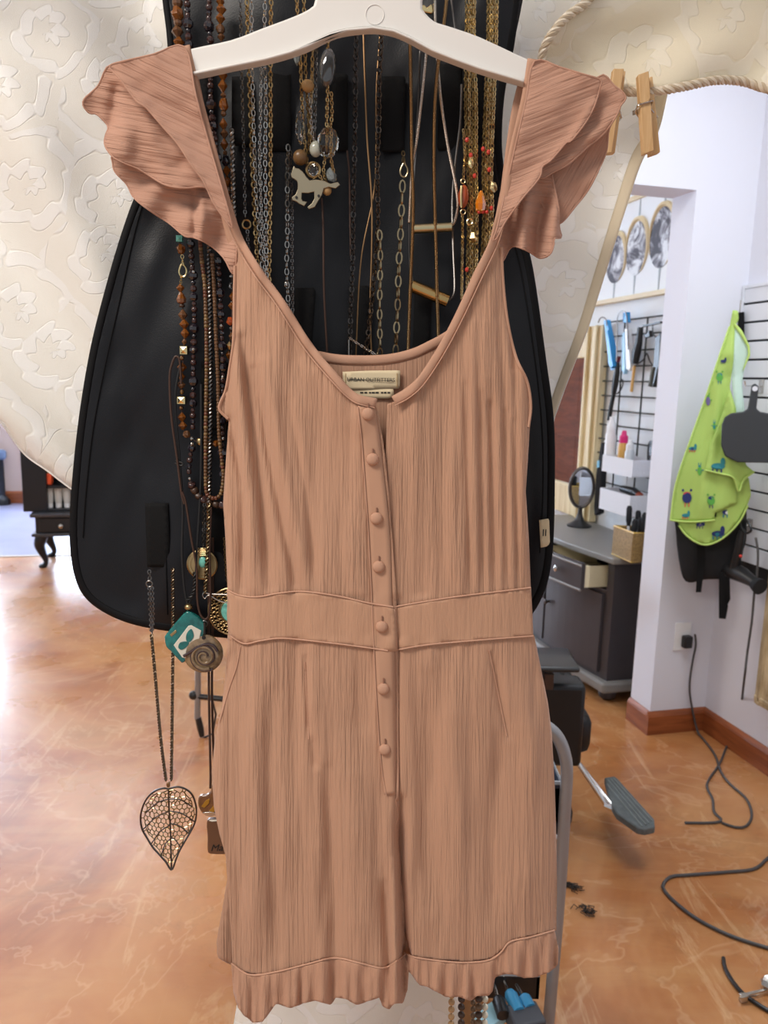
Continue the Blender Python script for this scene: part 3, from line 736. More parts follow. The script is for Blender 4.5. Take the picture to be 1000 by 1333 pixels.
# ------------------------------------------------------------------ slat panel on the right wall
def rw(px, py, off=0.0): return plane(px, py, CORNER - RT * off, RT)
def rpt(s, z, off=0.0): return CORNER - AW * s + UP * z - RT * off
sl = max(.004, (rw(956, 385, .02) - CORNER) @ -AW); slr = 2.6
ztop = rw(957, 378, .02)[2]; zs = [rw(1000, y, .02)[2] for y in (392, 518)]; pitch = (zs[0] - zs[1]) / 5
sp = thing('slatwall', 'white slat panel with dark grooves on the right wall', 'slat panel', rpt((sl + slr) / 2, .5, 0))
zc = zs[0]; slats = []; zlow = rw(975, 752, .02)[2]
MB().extrude([rpt(sl, zlow, .001), rpt(slr, zlow, .001), rpt(slr, ztop, .001), rpt(sl, ztop, .001)], -RT * .006).build('groove_backing', BLKF, sp, False)
zz = zc; MB().extrude([rpt(sl, zc + .004, .007), rpt(slr, zc + .004, .007), rpt(slr, ztop, .007), rpt(sl, ztop, .007)], -RT * .013).build('slat', SLAT, sp, False, bevel=.001)
while zz - pitch > zlow - .01:
    MB().extrude([rpt(sl, zz - pitch + .004, .007), rpt(slr, zz - pitch + .004, .007), rpt(slr, zz - .004, .007), rpt(sl, zz - .004, .007)], -RT * .013).build('slat', SLAT, sp, False, bevel=.001)
    zz -= pitch
MB().extrude([rpt(sl, zz, .021), rpt(sl + .012, zz, .021), rpt(sl + .012, ztop + .012, .021), rpt(sl, ztop + .012, .021)], -RT * .003).build('edge_strip', SLAT, sp, False)
MB().extrude([rpt(sl, ztop, .001), rpt(slr, ztop, .001), rpt(slr, ztop + .012, .001), rpt(sl, ztop + .012, .001)], -RT * .022).build('edge_strip', SLAT, sp, False)
def shook(lab, px, py, l=.06):
    p = rw(px, py, .02); o = thing('slat_hook', lab, 'hook', p, 'hooks on the slat panel')
    MB().box(p - RT * .003, [AW, RT, UP], (.022, .006, .05)).build('plate', SILVER, o, bevel=.001)
    MB().tube([p - RT * .004, p - RT * l, p - RT * (l + .004) + UP * .018], .003, 8).build('prong', CHROME, o)
    return p
shook('small metal hook above the lime green cape', 963, 400)
shook('small metal hook beside the black paddle handle', 992, 503, .07)
shook('small metal hook holding the black hair dryer', 977, 684, .05)

# ------------------------------------------------------------------ black salon bag, lime cape, paddle, hair dryer on the slat panel
DG1, DG2 = rw(985, 600, .05), plane(878, 600, JAMB - AW * .05, AW)
DGN = np.cross(DG1 - DG2, UP); DGN = DGN / np.linalg.norm(DGN); DGN = DGN if DGN @ AW > 0 else -DGN
def rpanel(off, amp):                        # cloth hung across the corner of the two walls
    def pj(x, y):
        o = off + amp(x, y); d = ray(x, y); Pn = (DG1 - CAM) @ DGN
        t = (Pn - o) / (d @ DGN); return CAM + d * t[..., None]
    return pj
def dslab(nm, q, off, thick, m, par, bevel=.001): return wallslab(nm, q, DG1, DGN, off, thick, m, par, bevel)
t_ = thing('black_bag', 'black cloth bag with dangling straps hanging behind the lime green cape', 'bag', rw(905, 758, .05))
bgf = lambda x, y: .05 * np.clip(1 - ((x - 915) / 60) ** 2, .15, 1) ** .5 * np.clip((770 - y) / 30, .1, 1) ** .5 + .006 * vnoise(x, y, 14, 30, 3)
panel('bag_body', [(882, 640), (950, 600), (968, 600), (972, 690), (968, 715), (962, 735), (945, 752), (918, 754), (895, 758), (886, 740), (880, 690)], None, BLKF, t_, 5, .003, proj=rpanel(-.02, bgf), smooth=3)
for q in ([(907, 680), (917, 680), (918, 730), (913, 771), (906, 771), (908, 730)], [(936, 745), (944, 745), (948, 790), (945, 806), (936, 805)], [(944, 750), (950, 750), (951, 780), (948, 786), (944, 786)]):
    dslab('strap', q, .045, .003, WEB, t_, 0)
wallslab('top_strap', [(961, 407), (968, 406), (968, 470), (960, 470)], CORNER, RT, .035, .004, WEB, t_, 0)
# cape
cape = thing('kids_cape', 'lime green hair cape printed with little monsters hanging on the slat panel', 'cape', rw(925, 708, .06))
cf = lambda x, y: .05 + .018 * np.clip((y - 420) / 200, 0, 1) + ridge(x, y, [(955, 440), (905, 700)], 11, .022) - ridge(x, y, [(948, 470), (938, 600)], 8, .03) + ridge(x, y, [(958, 500), (948, 620), (935, 690)], 14, .02) + .006 * vnoise(x, y, 22, 60, 5)
cpj = rpanel(.03, cf)
panel('cape_cloth', [(954, 404), (961, 404), (962, 416), (957, 424), (955, 470), (950, 505), (958, 530), (962, 590), (960, 655), (930, 668), (931, 676), (905, 678), (873, 677), (880, 630), (900, 570), (918, 520), (936, 466), (950, 425)], None, LIME, cape, 4, .002, proj=cpj)
panel('lining', [(957, 424), (962, 432), (974, 450), (975, 462), (969, 480), (966, 500), (971, 550), (962, 560), (953, 500), (953, 460)], None, LINING, cape, 4, .002, proj=rpanel(.03, lambda x, y: cf(x, y) - .004))
panel('hood_edge', [(957, 420), (966, 430), (976, 450), (977, 462), (970, 478), (967, 484), (968, 478), (974, 461), (973, 451), (963, 434), (956, 425)], None, LIMEB, cape, 3, .003, proj=rpanel(.03, lambda x, y: cf(x, y) + .002))
panel('cape_flap', [(950, 505), (956, 530), (965, 590), (972, 606), (982, 614), (966, 626), (962, 640), (958, 632), (955, 622), (918, 612), (925, 580), (940, 540)], None, LIME, cape, 4, .002, proj=rpanel(.03, lambda x, y: cf(x, y) + .018))
panel('cape_underside', [(880, 676), (933, 674), (932, 612), (975, 622), (978, 645), (972, 660), (960, 680), (942, 700), (922, 709), (905, 706), (893, 695)], None, LIME, cape, 4, .002, proj=rpanel(.03, lambda x, y: cf(x, y) - .008 + .004 * np.sin(x / 6)))
def edge(pts, lift):
    P = resample(crom(pts, 5), 3); fn = rpanel(.03, lambda x, y: cf(x, y) + lift); MB().tube(fn(P[:, 0], P[:, 1]), .0035, 6).build('edge_binding', LIMEB, cape)
edge([(873, 677), (890, 679), (910, 679), (931, 677)], .003)
edge([(918, 612), (940, 617), (955, 622), (962, 640), (968, 625), (982, 614)], .021)
edge([(884, 684), (893, 696), (907, 706), (922, 709), (942, 700), (962, 680), (974, 658)], -.005)
edge([(950, 425), (936, 466), (918, 520), (900, 570), (880, 630), (873, 677)], .002)
PRI = [0]
def monster(cx, cy, s, cols, lift, kind=0):
    fn = rpanel(.03, lambda x, y: cf(x, y) + lift)
    def blob(px, py, rx, ry, m, nn='print', a0=0, a1=2 * math.pi):
        k = np.linspace(a0, a1, 14, endpoint=False); X, Y_ = px + rx * np.cos(k), py + ry * np.sin(k)
        MB().extrude(fn(X, Y_), DGN * .0009).build('printed_motif', m, cape, False)
    b, c, w = [PRNT[i] for i in cols]
    if kind == 0:
        blob(cx, cy, s, s * 1.15, b); blob(cx, cy - s * .75, s * .8, s * .5, c)
        for k in (-1, 1): blob(cx + k * s * .85, cy - s * 1.6, s * .25, s * .25, b); blob(cx + k * s * .4, cy + s * 1.5, s * .12, s * .5, c)
    elif kind == 1:
        blob(cx, cy, s * .55, s * 1.2, b); blob(cx, cy + s * .2, s * .35, s * .6, w); blob(cx, cy - s * 1.2, s * .4, s * .3, c)
        for k in (-1, 1): blob(cx + k * s * .8, cy - s * .2, s * .25, s * .15, c); blob(cx + k * s * .3, cy - s * 1.8, s * .1, s * .4, c)
    else:
        blob(cx, cy, s * 1.3, s * .6, b); blob(cx + s * .9, cy - s * .8, s * .45, s * .8, b); blob(cx - s * .1, cy + s * .1, s * .5, s * .35, w)
        for k in (-1, -.2, .6): blob(cx + k * s, cy + s * .8, s * .15, s * .45, c)
for q in ((894.5, 648, 6.2, (0, 2, 2), .004, 0), (926, 652, 5, (4, 0, 3), .004, 0), (911, 613, 5, (4, 1, 5), .004, 1), (935, 607, 7, (1, 0, 3), .0215, 2), (948, 667, 6, (0, 1, 3), -.004, 2), (935, 695, 6.5, (0, 1, 1), -.004, 2),
          (912, 683, 4.5, (0, 0, 5), -.003, 2), (922, 522, 5, (5, 4, 0), .004, 1), (937, 491, 4.5, (4, 1, 3), .004, 0), (942, 470, 3, (0, 0, 0), .004, 2), (902, 584, 4, (1, 2, 0), .004, 2), (893, 671, 4, (1, 2, 2), .004, 2), (930, 555, 4, (4, 1, 1), .02, 1)):
    monster(*q)
# paddle shaped hand mirror
pd = thing('paddle_mirror', 'black paddle shaped hand mirror hanging in front of the lime green cape', 'hand mirror', rw(968, 602, .12))
dslab('paddle', [(940, 553), (944, 543), (952, 538), (968, 536), (974, 532), (977, 514), (979, 501), (984, 499), (988, 503), (987, 516), (985, 532), (990, 536), (1010, 540), (1022, 548), (1026, 570), (1022, 594), (1012, 603), (960, 602), (944, 594), (939, 580)], .165, .014, mat('charcoal_paddle', srgb(52, 56, 60), .6), pd, .004)
MB().lathe(plane(983, 506, DG1 - DGN * .1655, DGN), [(.0085, 0), (.0085, .002)], -DGN).build('hanging_hole', SLAT, pd)
# hair dryer
hd = thing('hair_dryer', 'black hair dryer hanging nose down on the right wall', 'hair dryer', rw(975, 766, .1))
rt_ = lambda pts, r, off, seg=14: MB().tube([rw(x, y, off) for x, y in pts], r, seg)
rt_([(941, 736), (945, 740), (955, 743), (966, 748), (977, 755), (984, 760)], [.014, .03, .032, .029, .022, .019], .1).build('barrel', BLKP, hd)
rt_([(984, 760), (990, 764)], [.024, .03], .1).build('nozzle', BLKF, hd)
rt_([(955, 742), (960, 722), (964, 700), (966, 690)], [.019, .017, .015, .012], .11).build('handle', BLKP, hd)
MB().ball(rw(964.5, 724, .127), .006, 8, 6).build('switch', mat('red_button', srgb(200, 50, 40), .4), hd)
rt_(crom([(966, 690), (964, 680), (968, 674), (974, 680), (978, 690), (972, 694), (966, 688)]), .004, .115, 8).build('cord_loop', BLKP, hd)
# outlet with plugs
op = plane(888, 828, JAMB, AW); ou = thing('wall_outlet', 'white wall outlet with a black plug near the corner', 'outlet', op)
MB().box(op - AW * .003, [RT, AW, UP], (.072, .006, .115)).build('cover_plate', WHITEP, ou, bevel=.002)
pg = MB().box(op - AW * .018 + RT * .012 - UP * .018, [RT, AW, UP], (.036, .03, .05)).build('plug', BLKP, ou, bevel=.006)
CORDM = mat('dark_grey_cord', srgb(70, 68, 68), .5)
def fcord(pts_wall, pts_floor, r, nm, lab, m=CORDM, grp='cords on the floor', wallf=None):
    Q = [] if not len(pts_wall) else list(wallf(np.array(pts_wall, float)))
    if len(pts_floor):
        F_ = np.array(pts_floor, float); Q += list(floor_at(F_[:, 0], F_[:, 1], r + .001))
    P = resample(crom(Q, 8), .02); P[:, 2] = np.maximum(P[:, 2], r + .0008)
    o = MB().tube(P, r, 8).build(nm, m); return tag(o, lab, 'cord', grp)
fw_ = lambda q: plane(q[:, 0], q[:, 1], JAMB - AW * .02, AW)
rw_ = lambda q: rw(q[:, 0], q[:, 1], .09)
fcord([(905, 826), (906, 840), (902, 860), (898, 890), (900, 915)], [(910, 956), (930, 981), (939, 1005), (951, 1021), (972, 1040), (979, 1061), (972, 1075), (958, 1077), (940, 1071)], .0042, 'power_cord', 'grey cord from the outlet plug looping on the floor', wallf=fw_)
fcord([(984, 700), (987, 720), (985, 753), (982, 773), (979, 808), (973, 850), (969, 885)], [(961, 946), (947, 970), (937, 994), (923, 1015), (921, 1026), (928, 1040), (930, 1057), (940, 1068), (925, 1071), (892, 1071)], .0042, 'power_cord', 'grey cord falling from the hair dryer down to the floor', wallf=rw_)
fcord([], [(1030, 1095), (1000, 1117), (982, 1131), (947, 1135), (895, 1139), (874, 1141), (864, 1150), (865, 1159), (881, 1176), (909, 1197), (951, 1218), (1000, 1234), (1040, 1246)], .0045, 'extension_cord', 'dark cord making a wide bend on the floor at the right edge')
t_ = thing('loose_plug_cord', 'thick black plug cord hanging below the black bag', 'cord', rw(898, 808, .05))
rt_(crom([(902, 752), (901, 775), (900, 790), (898.5, 798)]), .0045, .05, 8).build('cord', BLKP, t_)
rt_([(898.5, 798), (898, 809)], [.007, .011], .05, 8).build('plug', BLKP, t_)
fcord([], [(942, 1247), (943, 1256), (946, 1264), (955, 1279), (968, 1294), (985, 1306), (1003, 1317), (1030, 1330)], .0048, 'plug_cord', 'short dark cord end beside the silver clip at the bottom right', BLKP)
p_ = floor_at(975, 1295); t_ = thing('silver_clip', 'silver metal hair clip lying across the dark cord end', 'hair clip', p_)
for q, zz in (([(963, 1300), (965, 1295), (996, 1288), (1000, 1290)], .012), ([(964, 1301), (966, 1298), (985, 1297), (1002, 1292)], .019)):
    F_ = np.array(q, float); MB().extrude(floor_at(F_[:, 0], F_[:, 1], zz), UP * .003).build('clip_arm', SILVER, t_, False)
MB().box(floor_at(968, 1299, .01), [RT, AW, UP], (.016, .012, .018)).build('hinge', SILVER, t_, bevel=.001)
t_ = thing('foil_wrapper', 'crumpled silver foil at the right edge by the clip', 'foil', floor_at(1000, 1282))
mb = MB(); mb.ball(floor_at(1002, 1280, .02), .02, 9, 6, (1, .8, .9)); mb.v = [tuple(np.array(v) + RNG.normal(0, .003, 3)) for v in mb.v]; mb.build('foil', SILVER, t_, False)
for k, (cx, cy, s) in enumerate(((750, 1156, 9), (762, 1187, 12), (740, 1153, 5))):
    mb = MB(); c = floor_at(cx, cy, .002); u = s / 1000 * 2.0
    for i in range(26):
        a = random.uniform(0, 6.28); o = c + np.array([random.gauss(0, u * .35), random.gauss(0, u * .35), random.uniform(0, .004)])
        mb.tube([o, o + np.array([math.cos(a), math.sin(a), .15]) * u * .5 + UP * .003, o + np.array([math.cos(a + .9), math.sin(a + .9), 0]) * u * .9], .0012, 4)
    tag(mb.build('hair_tuft', HAIR), ['dark hair clipping on the floor, upper one beside the cart tube', 'longer dark hair clipping on the floor below the other', 'tiny dark hair clipping nearest the cart tube'][k], 'hair clipping', 'hair clippings on the floor')
# leaning ornate mirror at the right edge
mL = rw(979, 915, .06); ms = (mL - CORNER) @ -AW; mz = mL[2]
im = thing('ornate_mirror', 'antique gilt framed mirror on the right wall at the picture edge', 'mirror', rpt(ms + .3, mz, .03))
fr = MB()
for q in ((ms, ms + .085, mz, 1.06), (ms + .6, ms + .685, mz, 1.06), (ms + .085, ms + .6, mz, mz + .085), (ms + .085, ms + .6, .975, 1.06)):
    fr.extrude([rpt(q[0], q[2], .024), rpt(q[1], q[2], .024), rpt(q[1], q[3], .024), rpt(q[0], q[3], .024)], -RT * .03)
for q in ((ms + .012, ms + .034, mz, 1.06), (ms + .055, ms + .07, mz + .05, 1.0)): fr.extrude([rpt(q[0], q[2], .045), rpt(q[1], q[2], .045), rpt(q[1], q[3], .045), rpt(q[0], q[3], .045)], -RT * .012)
fr.extrude([rpt(ms, mz + .012, .045), rpt(ms + .685, mz + .012, .045), rpt(ms + .685, mz + .034, .045), rpt(ms, mz + .034, .045)], -RT * .012)
fr.build('frame', GILTF, im, False, bevel=.005)
MB().extrude([rpt(ms + .08, mz + .08, .026), rpt(ms + .61, mz + .08, .026), rpt(ms + .61, .98, .026), rpt(ms + .08, .98, .026)], -RT * .004).build('glass', MIRROR, im, False)

# ------------------------------------------------------------------ salon chair, foot rest
CY = 2.02
ch = thing('salon_chair', 'black vinyl salon chair partly hidden behind the tan romper', 'salon chair', (.36, CY + .25, 0))
X3 = [np.array([1, 0, 0.0]), np.array([0, 1, 0.0]), UP]
def bxp(nm, x0, x1, y0, y1, Y, dep, m, par, bev=.02):
    a = at(x0, y0, Y); b = at(x1, y1, Y); c = (a + b) / 2 + np.array([0, dep / 2, 0])
    return MB().box(c, X3, (abs(b[0] - a[0]), dep, abs(a[2] - b[2]))).build(nm, m, par, bevel=bev)
bxp('armrest', 610, 756, 866, 877, CY - .03, .11, mat('black_arm_pad', (.02, .02, .02), .35), ch, .008)
bxp('arm_post', 709, 721, 877, 900, CY, .05, mat('brown_steel', srgb(74, 58, 50), .4, .4), ch, .004)
bxp('side_panel', 600, 757, 889, 1000, CY, .09, BLKV, ch, .014)
bxp('seat', 600, 771, 930, 985, CY + .1, .46, BLKV, ch, .03)
bxp('backrest', 560, 600, 640, 960, CY + .1, .46, BLKV, ch, .02)
bxp('armrest', 610, 748, 852, 861, CY + .55, .1, BLKP, ch, .008)
bxp('side_panel', 600, 745, 880, 960, CY + .56, .09, BLKV, ch, .014)
cb_ = np.array([.36, CY + .32, 0])
MB().lathe(cb_, [(.28, 0), (.28, .015), (.1, .04), (.045, .06), (.04, .3)], seg=32).build('pedestal', CHROME, ch)
# foot rest: ribbed plate on two chrome arms
fo = []
FZ = .14
pl_o = [(787, 1012), (800, 1010), (804, 1013), (852, 1066), (853, 1076), (840, 1079), (830, 1077), (803, 1058), (797, 1048), (795, 1042)]
F_ = np.array(pl_o, float); A = floor_at(F_[:, 0], F_[:, 1], FZ)
MB().extrude(A, -UP * .022).build('footrest_plate', RUBBER, ch, bevel=.004)['label'] = 'grey ribbed foot rest plate'
rb = MB()
for a0, a1 in (((799, 1014), (849, 1069)), ((795, 1014.5), (845, 1072)), ((791.5, 1016), (841, 1074)), ((790, 1021), (836, 1076))): rb.tube([floor_at(*a0, FZ + .001), floor_at(*a1, FZ + .001)], .003, 5)
rb.build('footrest_ribs', mat('pale_rib', srgb(120, 126, 124), .5), ch)
p0 = at(735, 965, CY + .2); p1 = floor_at(797, 1052, FZ - .022)
MB().tube([p0, at(752, 992, CY + .17), floor_at(790, 1049, FZ - .02), p1], .0075, 10).build('footrest_arm', CHROME, ch)
MB().tube([p0 + np.array([.0, .07, 0]), at(752, 992, CY + .24), floor_at(803, 1056, FZ - .02)], .0075, 10).build('footrest_arm', CHROME, ch)
MB().tube([floor_at(788, 1048, FZ - .015), floor_at(806, 1056, FZ - .015)], .008, 8).build('footrest_pivot', CHROME, ch)

# ------------------------------------------------------------------ rolling cart
CT = 1.30
ct = thing('rolling_cart', 'rolling cart with grey tube frame behind the tan romper', 'cart', (.2, CT + .15, 0))
fp = np.array([(640, 935), (690, 938), (712, 946), (727, 961), (736, 985), (738, 1010), (735, 1060), (731, 1130), (724, 1220), (713, 1345), (708, 1400)], float)
P = at(fp[:, 0], fp[:, 1], CT); P = crom(P, 6)
gx_ = P[-1][0]
tube_pts = np.vstack([P, [[P[-1][0], P[-1][1], .06]]])
MB().tube(tube_pts, .0115, 12).build('tube_frame', GREYTUBE, ct)
Q = tube_pts.copy(); Q[:, 1] += .36; MB().tube(Q, .0115, 12).build('tube_frame', GREYTUBE, ct)
Xl = P[0][0] - .3
for yy in (0, .36): MB().tube([(P[0][0] + .005, CT + yy, P[0][2]), (Xl, CT + yy, P[0][2]), (Xl - .03, CT + yy, P[0][2] - .04), (Xl - .03, CT + yy, .06)], .0115, 12).build('tube_frame', GREYTUBE, ct)
def tray(z, h, m, rimm, x1):
    mb = MB(); x0 = Xl - .015; y0, y1 = CT + .015, CT + .345; T = .006
    for q in (((x0, y0), (x1, y0)), ((x1, y0), (x1, y1)), ((x1, y1), (x0, y1)), ((x0, y1), (x0, y0))):
        (ax, ay), (bx_, by) = q; c = np.array([(ax + bx_) / 2, (ay + by) / 2, z + h / 2]); L = math.hypot(bx_ - ax, by - ay)
        mb.box(c, [np.array([(bx_ - ax) / L, (by - ay) / L, 0]), np.array([-(by - ay) / L, (bx_ - ax) / L, 0]), UP], (L + T, T, h))
    mb.box(((x0 + x1) / 2, (y0 + y1) / 2, z), X3, (x1 - x0, y1 - y0, T))
    o = mb.build('tray', m, ct, False)
    MB().tube([(x0, y0, z + h), (x1, y0, z + h), (x1, y1, z + h), (x0, y1, z + h)], .005, 6, closed=True).build('tray_rim', rimm, o)
    return o
xr_ = at(733, 1040, CT)[0]
zt1 = at(728, 1018, CT + .02)[2]
tray(zt1 - .1, .1, NAVY, GREYTUBE, xr_)
bxp('end_panel', 650, 733, 1024, 1071, CT + .012, .004, GREYTUBE, ct, .001)
lx = at(700, 1320, CT)[0]
LTZ = .2
lt = tray(LTZ, .05, BLKP, GREYTUBE, lx)
for (x, y) in ((gx_, CT), (gx_, CT + .36), (Xl - .03, CT), (Xl - .03, CT + .36)):
    MB().lathe((x, y - .012, .03), [(.03, 0), (.03, .024)], (0, 1, 0)).build('caster', BLKP, ct)
for k, (a, b, col) in enumerate((((659, 1283), (676, 1318), BLUEH), ((678, 1292), (690, 1313), BLUEH), ((646, 1292), (655, 1322), BLKP))):
    A, B = floor_at(*a, LTZ + .035), floor_at(*b, LTZ + .03)
    t_ = thing('styling_tool', ['blue handled tool lying nearest in the black cart tray', 'second blue handled tool at the right edge of the cart tray', 'black handled tool at the left of the cart tray'][k], 'hair tool', (A + B) / 2 - UP * .012, 'tools in the cart tray')
    MB().tube([A * .75 + B * .25, A * .6 + B * .4, B], [.009, .013, .012], 12).build('handle', col, t_)
    MB().tube([A * 1.5 - B * .5, A * .75 + B * .25], .0035, 8).build('shaft', SILVER, t_)
t_ = thing('paper_packet', 'pale blue and white packet in the black cart tray', 'packet', floor_at(645, 1322, LTZ + .006))
MB().box(floor_at(642, 1322, LTZ + .012), [np.array([.8, .6, 0]), np.array([-.6, .8, 0]), UP], (.07, .04, .016)).build('packet', mat('pale_blue_paper', srgb(160, 206, 222), .6), t_, bevel=.002)
t_ = thing('comb_case', 'dark grey comb case in front of the blue handled tools', 'case', floor_at(685, 1326, LTZ + .006))
MB().box(floor_at(684, 1328, LTZ + .02), [np.array([.97, .24, 0]), np.array([-.24, .97, 0]), UP], (.062, .05, .032)).build('case', mat('dark_grey_case', srgb(70, 72, 78), .5), t_, bevel=.004)

# ------------------------------------------------------------------ stool legs at left of the romper
g0 = floor_at(263, 960); SY = g0[1]
t_ = thing('rolling_stool', 'chrome legged stool half hidden behind the spiral pendant', 'stool', g0 + np.array([.12, .12, 0]))
st = lambda pts, r: MB().tube([at(x, y, SY) for x, y in pts], r, 10)
st([(259, 800), (257.5, 905), (257, 935)], .0115).build('leg', mat('steel_grey', srgb(150, 154, 160), .3, .6), t_)
st([(258, 934), (261, 948), (263, 958)], [.012, .013, .01]).build('foot', BLKP, t_)
st([(252, 906), (300, 911)], .011).build('stretcher', BLKP, t_)
MB().ball(at(252, 905, SY), .018, 10, 8).build('knob', BLKP, t_)
st([(330, 800), (331, 905), (332, 935)], .0115).build('leg', CHROME, t_); st([(332, 934), (330, 948), (328, 958)], [.012, .013, .01]).build('foot', BLKP, t_)
st([(275, 905), (281, 930), (277, 955), (262, 962)], .004).build('foot_ring', BLKP, t_)
sc0 = at(300, 806, SY); MB().lathe(sc0, [(.13, 0), (.15, .015), (.15, .05), (.12, .065)], seg=28).build('seat', BLKV, t_)

# ------------------------------------------------------------------ left background: table with cabriole legs, shelf unit, stand
D0 = floor_at(48, 740); DY = D0[1]
DX = RT; DA = AW
t_ = thing('accent_table', 'small black one drawer table with curved cabriole legs', 'table', D0 + DX * .5 + DA * .2)
def dpt(px, py): return plane(px, py, D0, AW)
ztop_ = dpt(60, 668)[2]; zb1 = dpt(60, 673)[2]; zb2 = dpt(60, 694)[2]; zb3 = dpt(60, 698)[2]
xl = (dpt(46, 685) - D0) @ RT; xr = xl + .95; DEPT = .4
def dbox(x0, x1, a0, a1, z0, z1, nm, m, par, bev=.004): return MB().box(D0 + RT * (x0 + x1) / 2 + AW * (a0 + a1) / 2 + UP * (z0 + z1) / 2, [RT, AW, UP], (x1 - x0, a1 - a0, z1 - z0)).build(nm, m, par, bevel=bev)
dbox(xl - .03, xr + .03, -.03, DEPT + .03, zb1, ztop_, 'table_top', mat('grey_black_edge', srgb(64, 66, 72), .3), t_, .008)
dbox(xl, xr, 0, DEPT, zb2, zb1, 'case', BLKL, t_)
dr = dbox(xl + .03, xr - .03, -.012, .02, zb2 + .012, zb1 - .008, 'drawer', BLKL, t_)
kc = dpt(80, 684) - AW * .012
MB().ball(kc - AW * .016, .02, 14, 10).build('knob', SILVER, dr)
dbox(xl - .025, xr + .025, -.025, DEPT + .025, zb3, zb2, 'apron_moulding', mat('grey_black_edge', srgb(64, 66, 72), .3), t_, .006)
def cab(x, a, sx):
    hz = zb3; pr = [(0, 1, .05), (-.012, .85, .052), (-.02, .7, .046), (-.008, .5, .036), (.012, .3, .026), (.018, .16, .021), (.004, .06, .026), (-.012, .02, .03), (-.012, 0, .012)]
    P = [D0 + RT * (x + sx * -p[0] * -1) + AW * a + UP * (hz * p[1]) for p in pr]
    MB().tube(crom(P, 4), np.interp(np.linspace(0, 1, (len(pr) - 1) * 4 + 1), np.linspace(0, 1, len(pr)), [p[2] * .8 for p in pr]), 10).build('leg', BLKL, t_)
cab(xl + .035, .03, 1); cab(xr - .035, .03, -1); cab(xl + .035, DEPT - .03, 1); cab(xr - .035, DEPT - .03, -1)
h_ = thing('shelf_unit', 'black open shelf unit standing on the small cabriole table', 'shelf', D0 + RT * (xl + .5) + AW * .2 + UP * ztop_)
hx0 = (plane(29, 640, D0 + AW * .06, AW) - D0) @ RT
hx1 = xr; hz1 = ztop_ + 1.1; y0_, y1_ = .06, .36
dbox(hx0, hx0 + .16, y0_, y1_, ztop_ + .001, hz1, 'side_panel', BLKL, h_); dbox(hx1 - .05, hx1, y0_, y1_, ztop_ + .001, hz1, 'side_panel', BLKL, h_)
dbox(hx0 + .16, hx1 - .05, y1_ - .02, y1_, ztop_ + .001, hz1, 'back_panel', BLKL, h_)
dbox(hx0 + .16, hx1 - .05, y0_, y1_, ztop_ + .001, ztop_ + .02, 'shelf', BLKL, h_)
sz = plane(60, 632, D0 + AW * .08, AW)[2]
for k in range(4): dbox(hx0 + .16, hx1 - .05, y0_ + .01, y1_ - .02, sz - .02 + k * .28, sz + k * .28, 'shelf', BLKL, h_)
ca = D0 + AW * .14 + RT * ((plane(60, 625, D0 + AW * .14, AW) - D0) @ RT) + UP * sz
t_ = thing('candle', 'orange red jar candle on the black shelf unit', 'candle', ca)
MB().box(ca + UP * .042, [RT, AW, UP], (.085, .085, .084)).build('jar', ORANGEC, t_, bevel=.01)
MB().lathe(ca + UP * .084, [(.03, 0), (.03, .035), (.0, .036)]).build('lid', mat('olive_lid', srgb(150, 150, 110), .5), t_)
for k, px_ in enumerate((64.5, 76, 87)):
    c = D0 + AW * .13 + RT * ((plane(px_ + 1, 665, D0 + AW * .13, AW) - D0) @ RT) + UP * (ztop_ + .02)
    t_ = thing('lotion_tube', ['white lotion tube leftmost on the bottom shelf of the black unit', 'white lotion tube in the middle of three on the bottom shelf', 'white lotion tube nearest the black organizer on the bottom shelf'][k], 'tube', c, 'lotion tubes on the shelf')
    MB().lathe(c, [(.021, 0), (.021, .03)], seg=16).build('cap', WHITEP, t_)
    mb = MB().lathe(c + UP * .03, [(.022, 0), (.026, .03), (.03, .11)], seg=16); mb.build('tube_body', GREYW, t_)
s0_ = floor_at(4, 657)
t_ = thing('post_stand', 'dark post stand by the beige wall at the left edge', 'stand', s0_)
MB().lathe(s0_, [(.075, 0), (.075, .05), (.05, .08), (.03, .1)], seg=18).build('base', BLKL, t_)
zz_ = plane(4, 598, s0_, AW)[2]; MB().tube([s0_ + UP * .1, s0_ + UP * zz_], .03, 12).build('post', BLKL, t_)
MB().lathe(s0_ + UP * zz_, [(.04, 0), (.06, .02), (.06, .08), (.04, .1)], seg=18).build('head', mat('slate_blue', srgb(110, 130, 160), .4), t_)

# ================================================================== THE HANGING CLOTHES, FOREGROUND
def smooth01(x, a, b): t = np.clip((x - a) / (b - a), 0, 1); return t * t * (3 - 2 * t)

# ------------------------------------------------------------------ curtains
def lc_y(x, y):                               # folds fan out from the tie point behind the organizer
    a = np.arctan2(x - 330, 840 - y); r = np.hypot(x - 330, y - 840)
    amp = np.clip(r / 700, .12, 1.0)
    f = .024 * np.sin(a * 15 + 1.1) + .009 * np.sin(a * 31 + .3 + r / 300)
    low = .006 * np.sin(x / 24.0)
    k = smooth01(y, 760, 900)
    return .815 - (1 - k) * amp * f - k * low - .004 * vnoise(x, y, 90, 140, 2)
lc = thing('window_curtain', 'cream damask curtain at the left, swept behind the black organizer', 'curtain', at(330, 760, .815), 'damask curtains')
panel('curtain_cloth', [(-460, -270), (480, -270), (480, 500), (470, 760), (500, 900), (620, 1420), (640, 1830), (270, 1830), (290, 1420), (318, 1250), (340, 900), (300, 800), (200, 705), (130, 660), (95, 638), (62, 613), (31, 590), (0, 548), (-60, 470), (-170, 330), (-320, 130), (-460, -20)], lc_y, DAMASK, lc, 8, .0012, smooth=0)
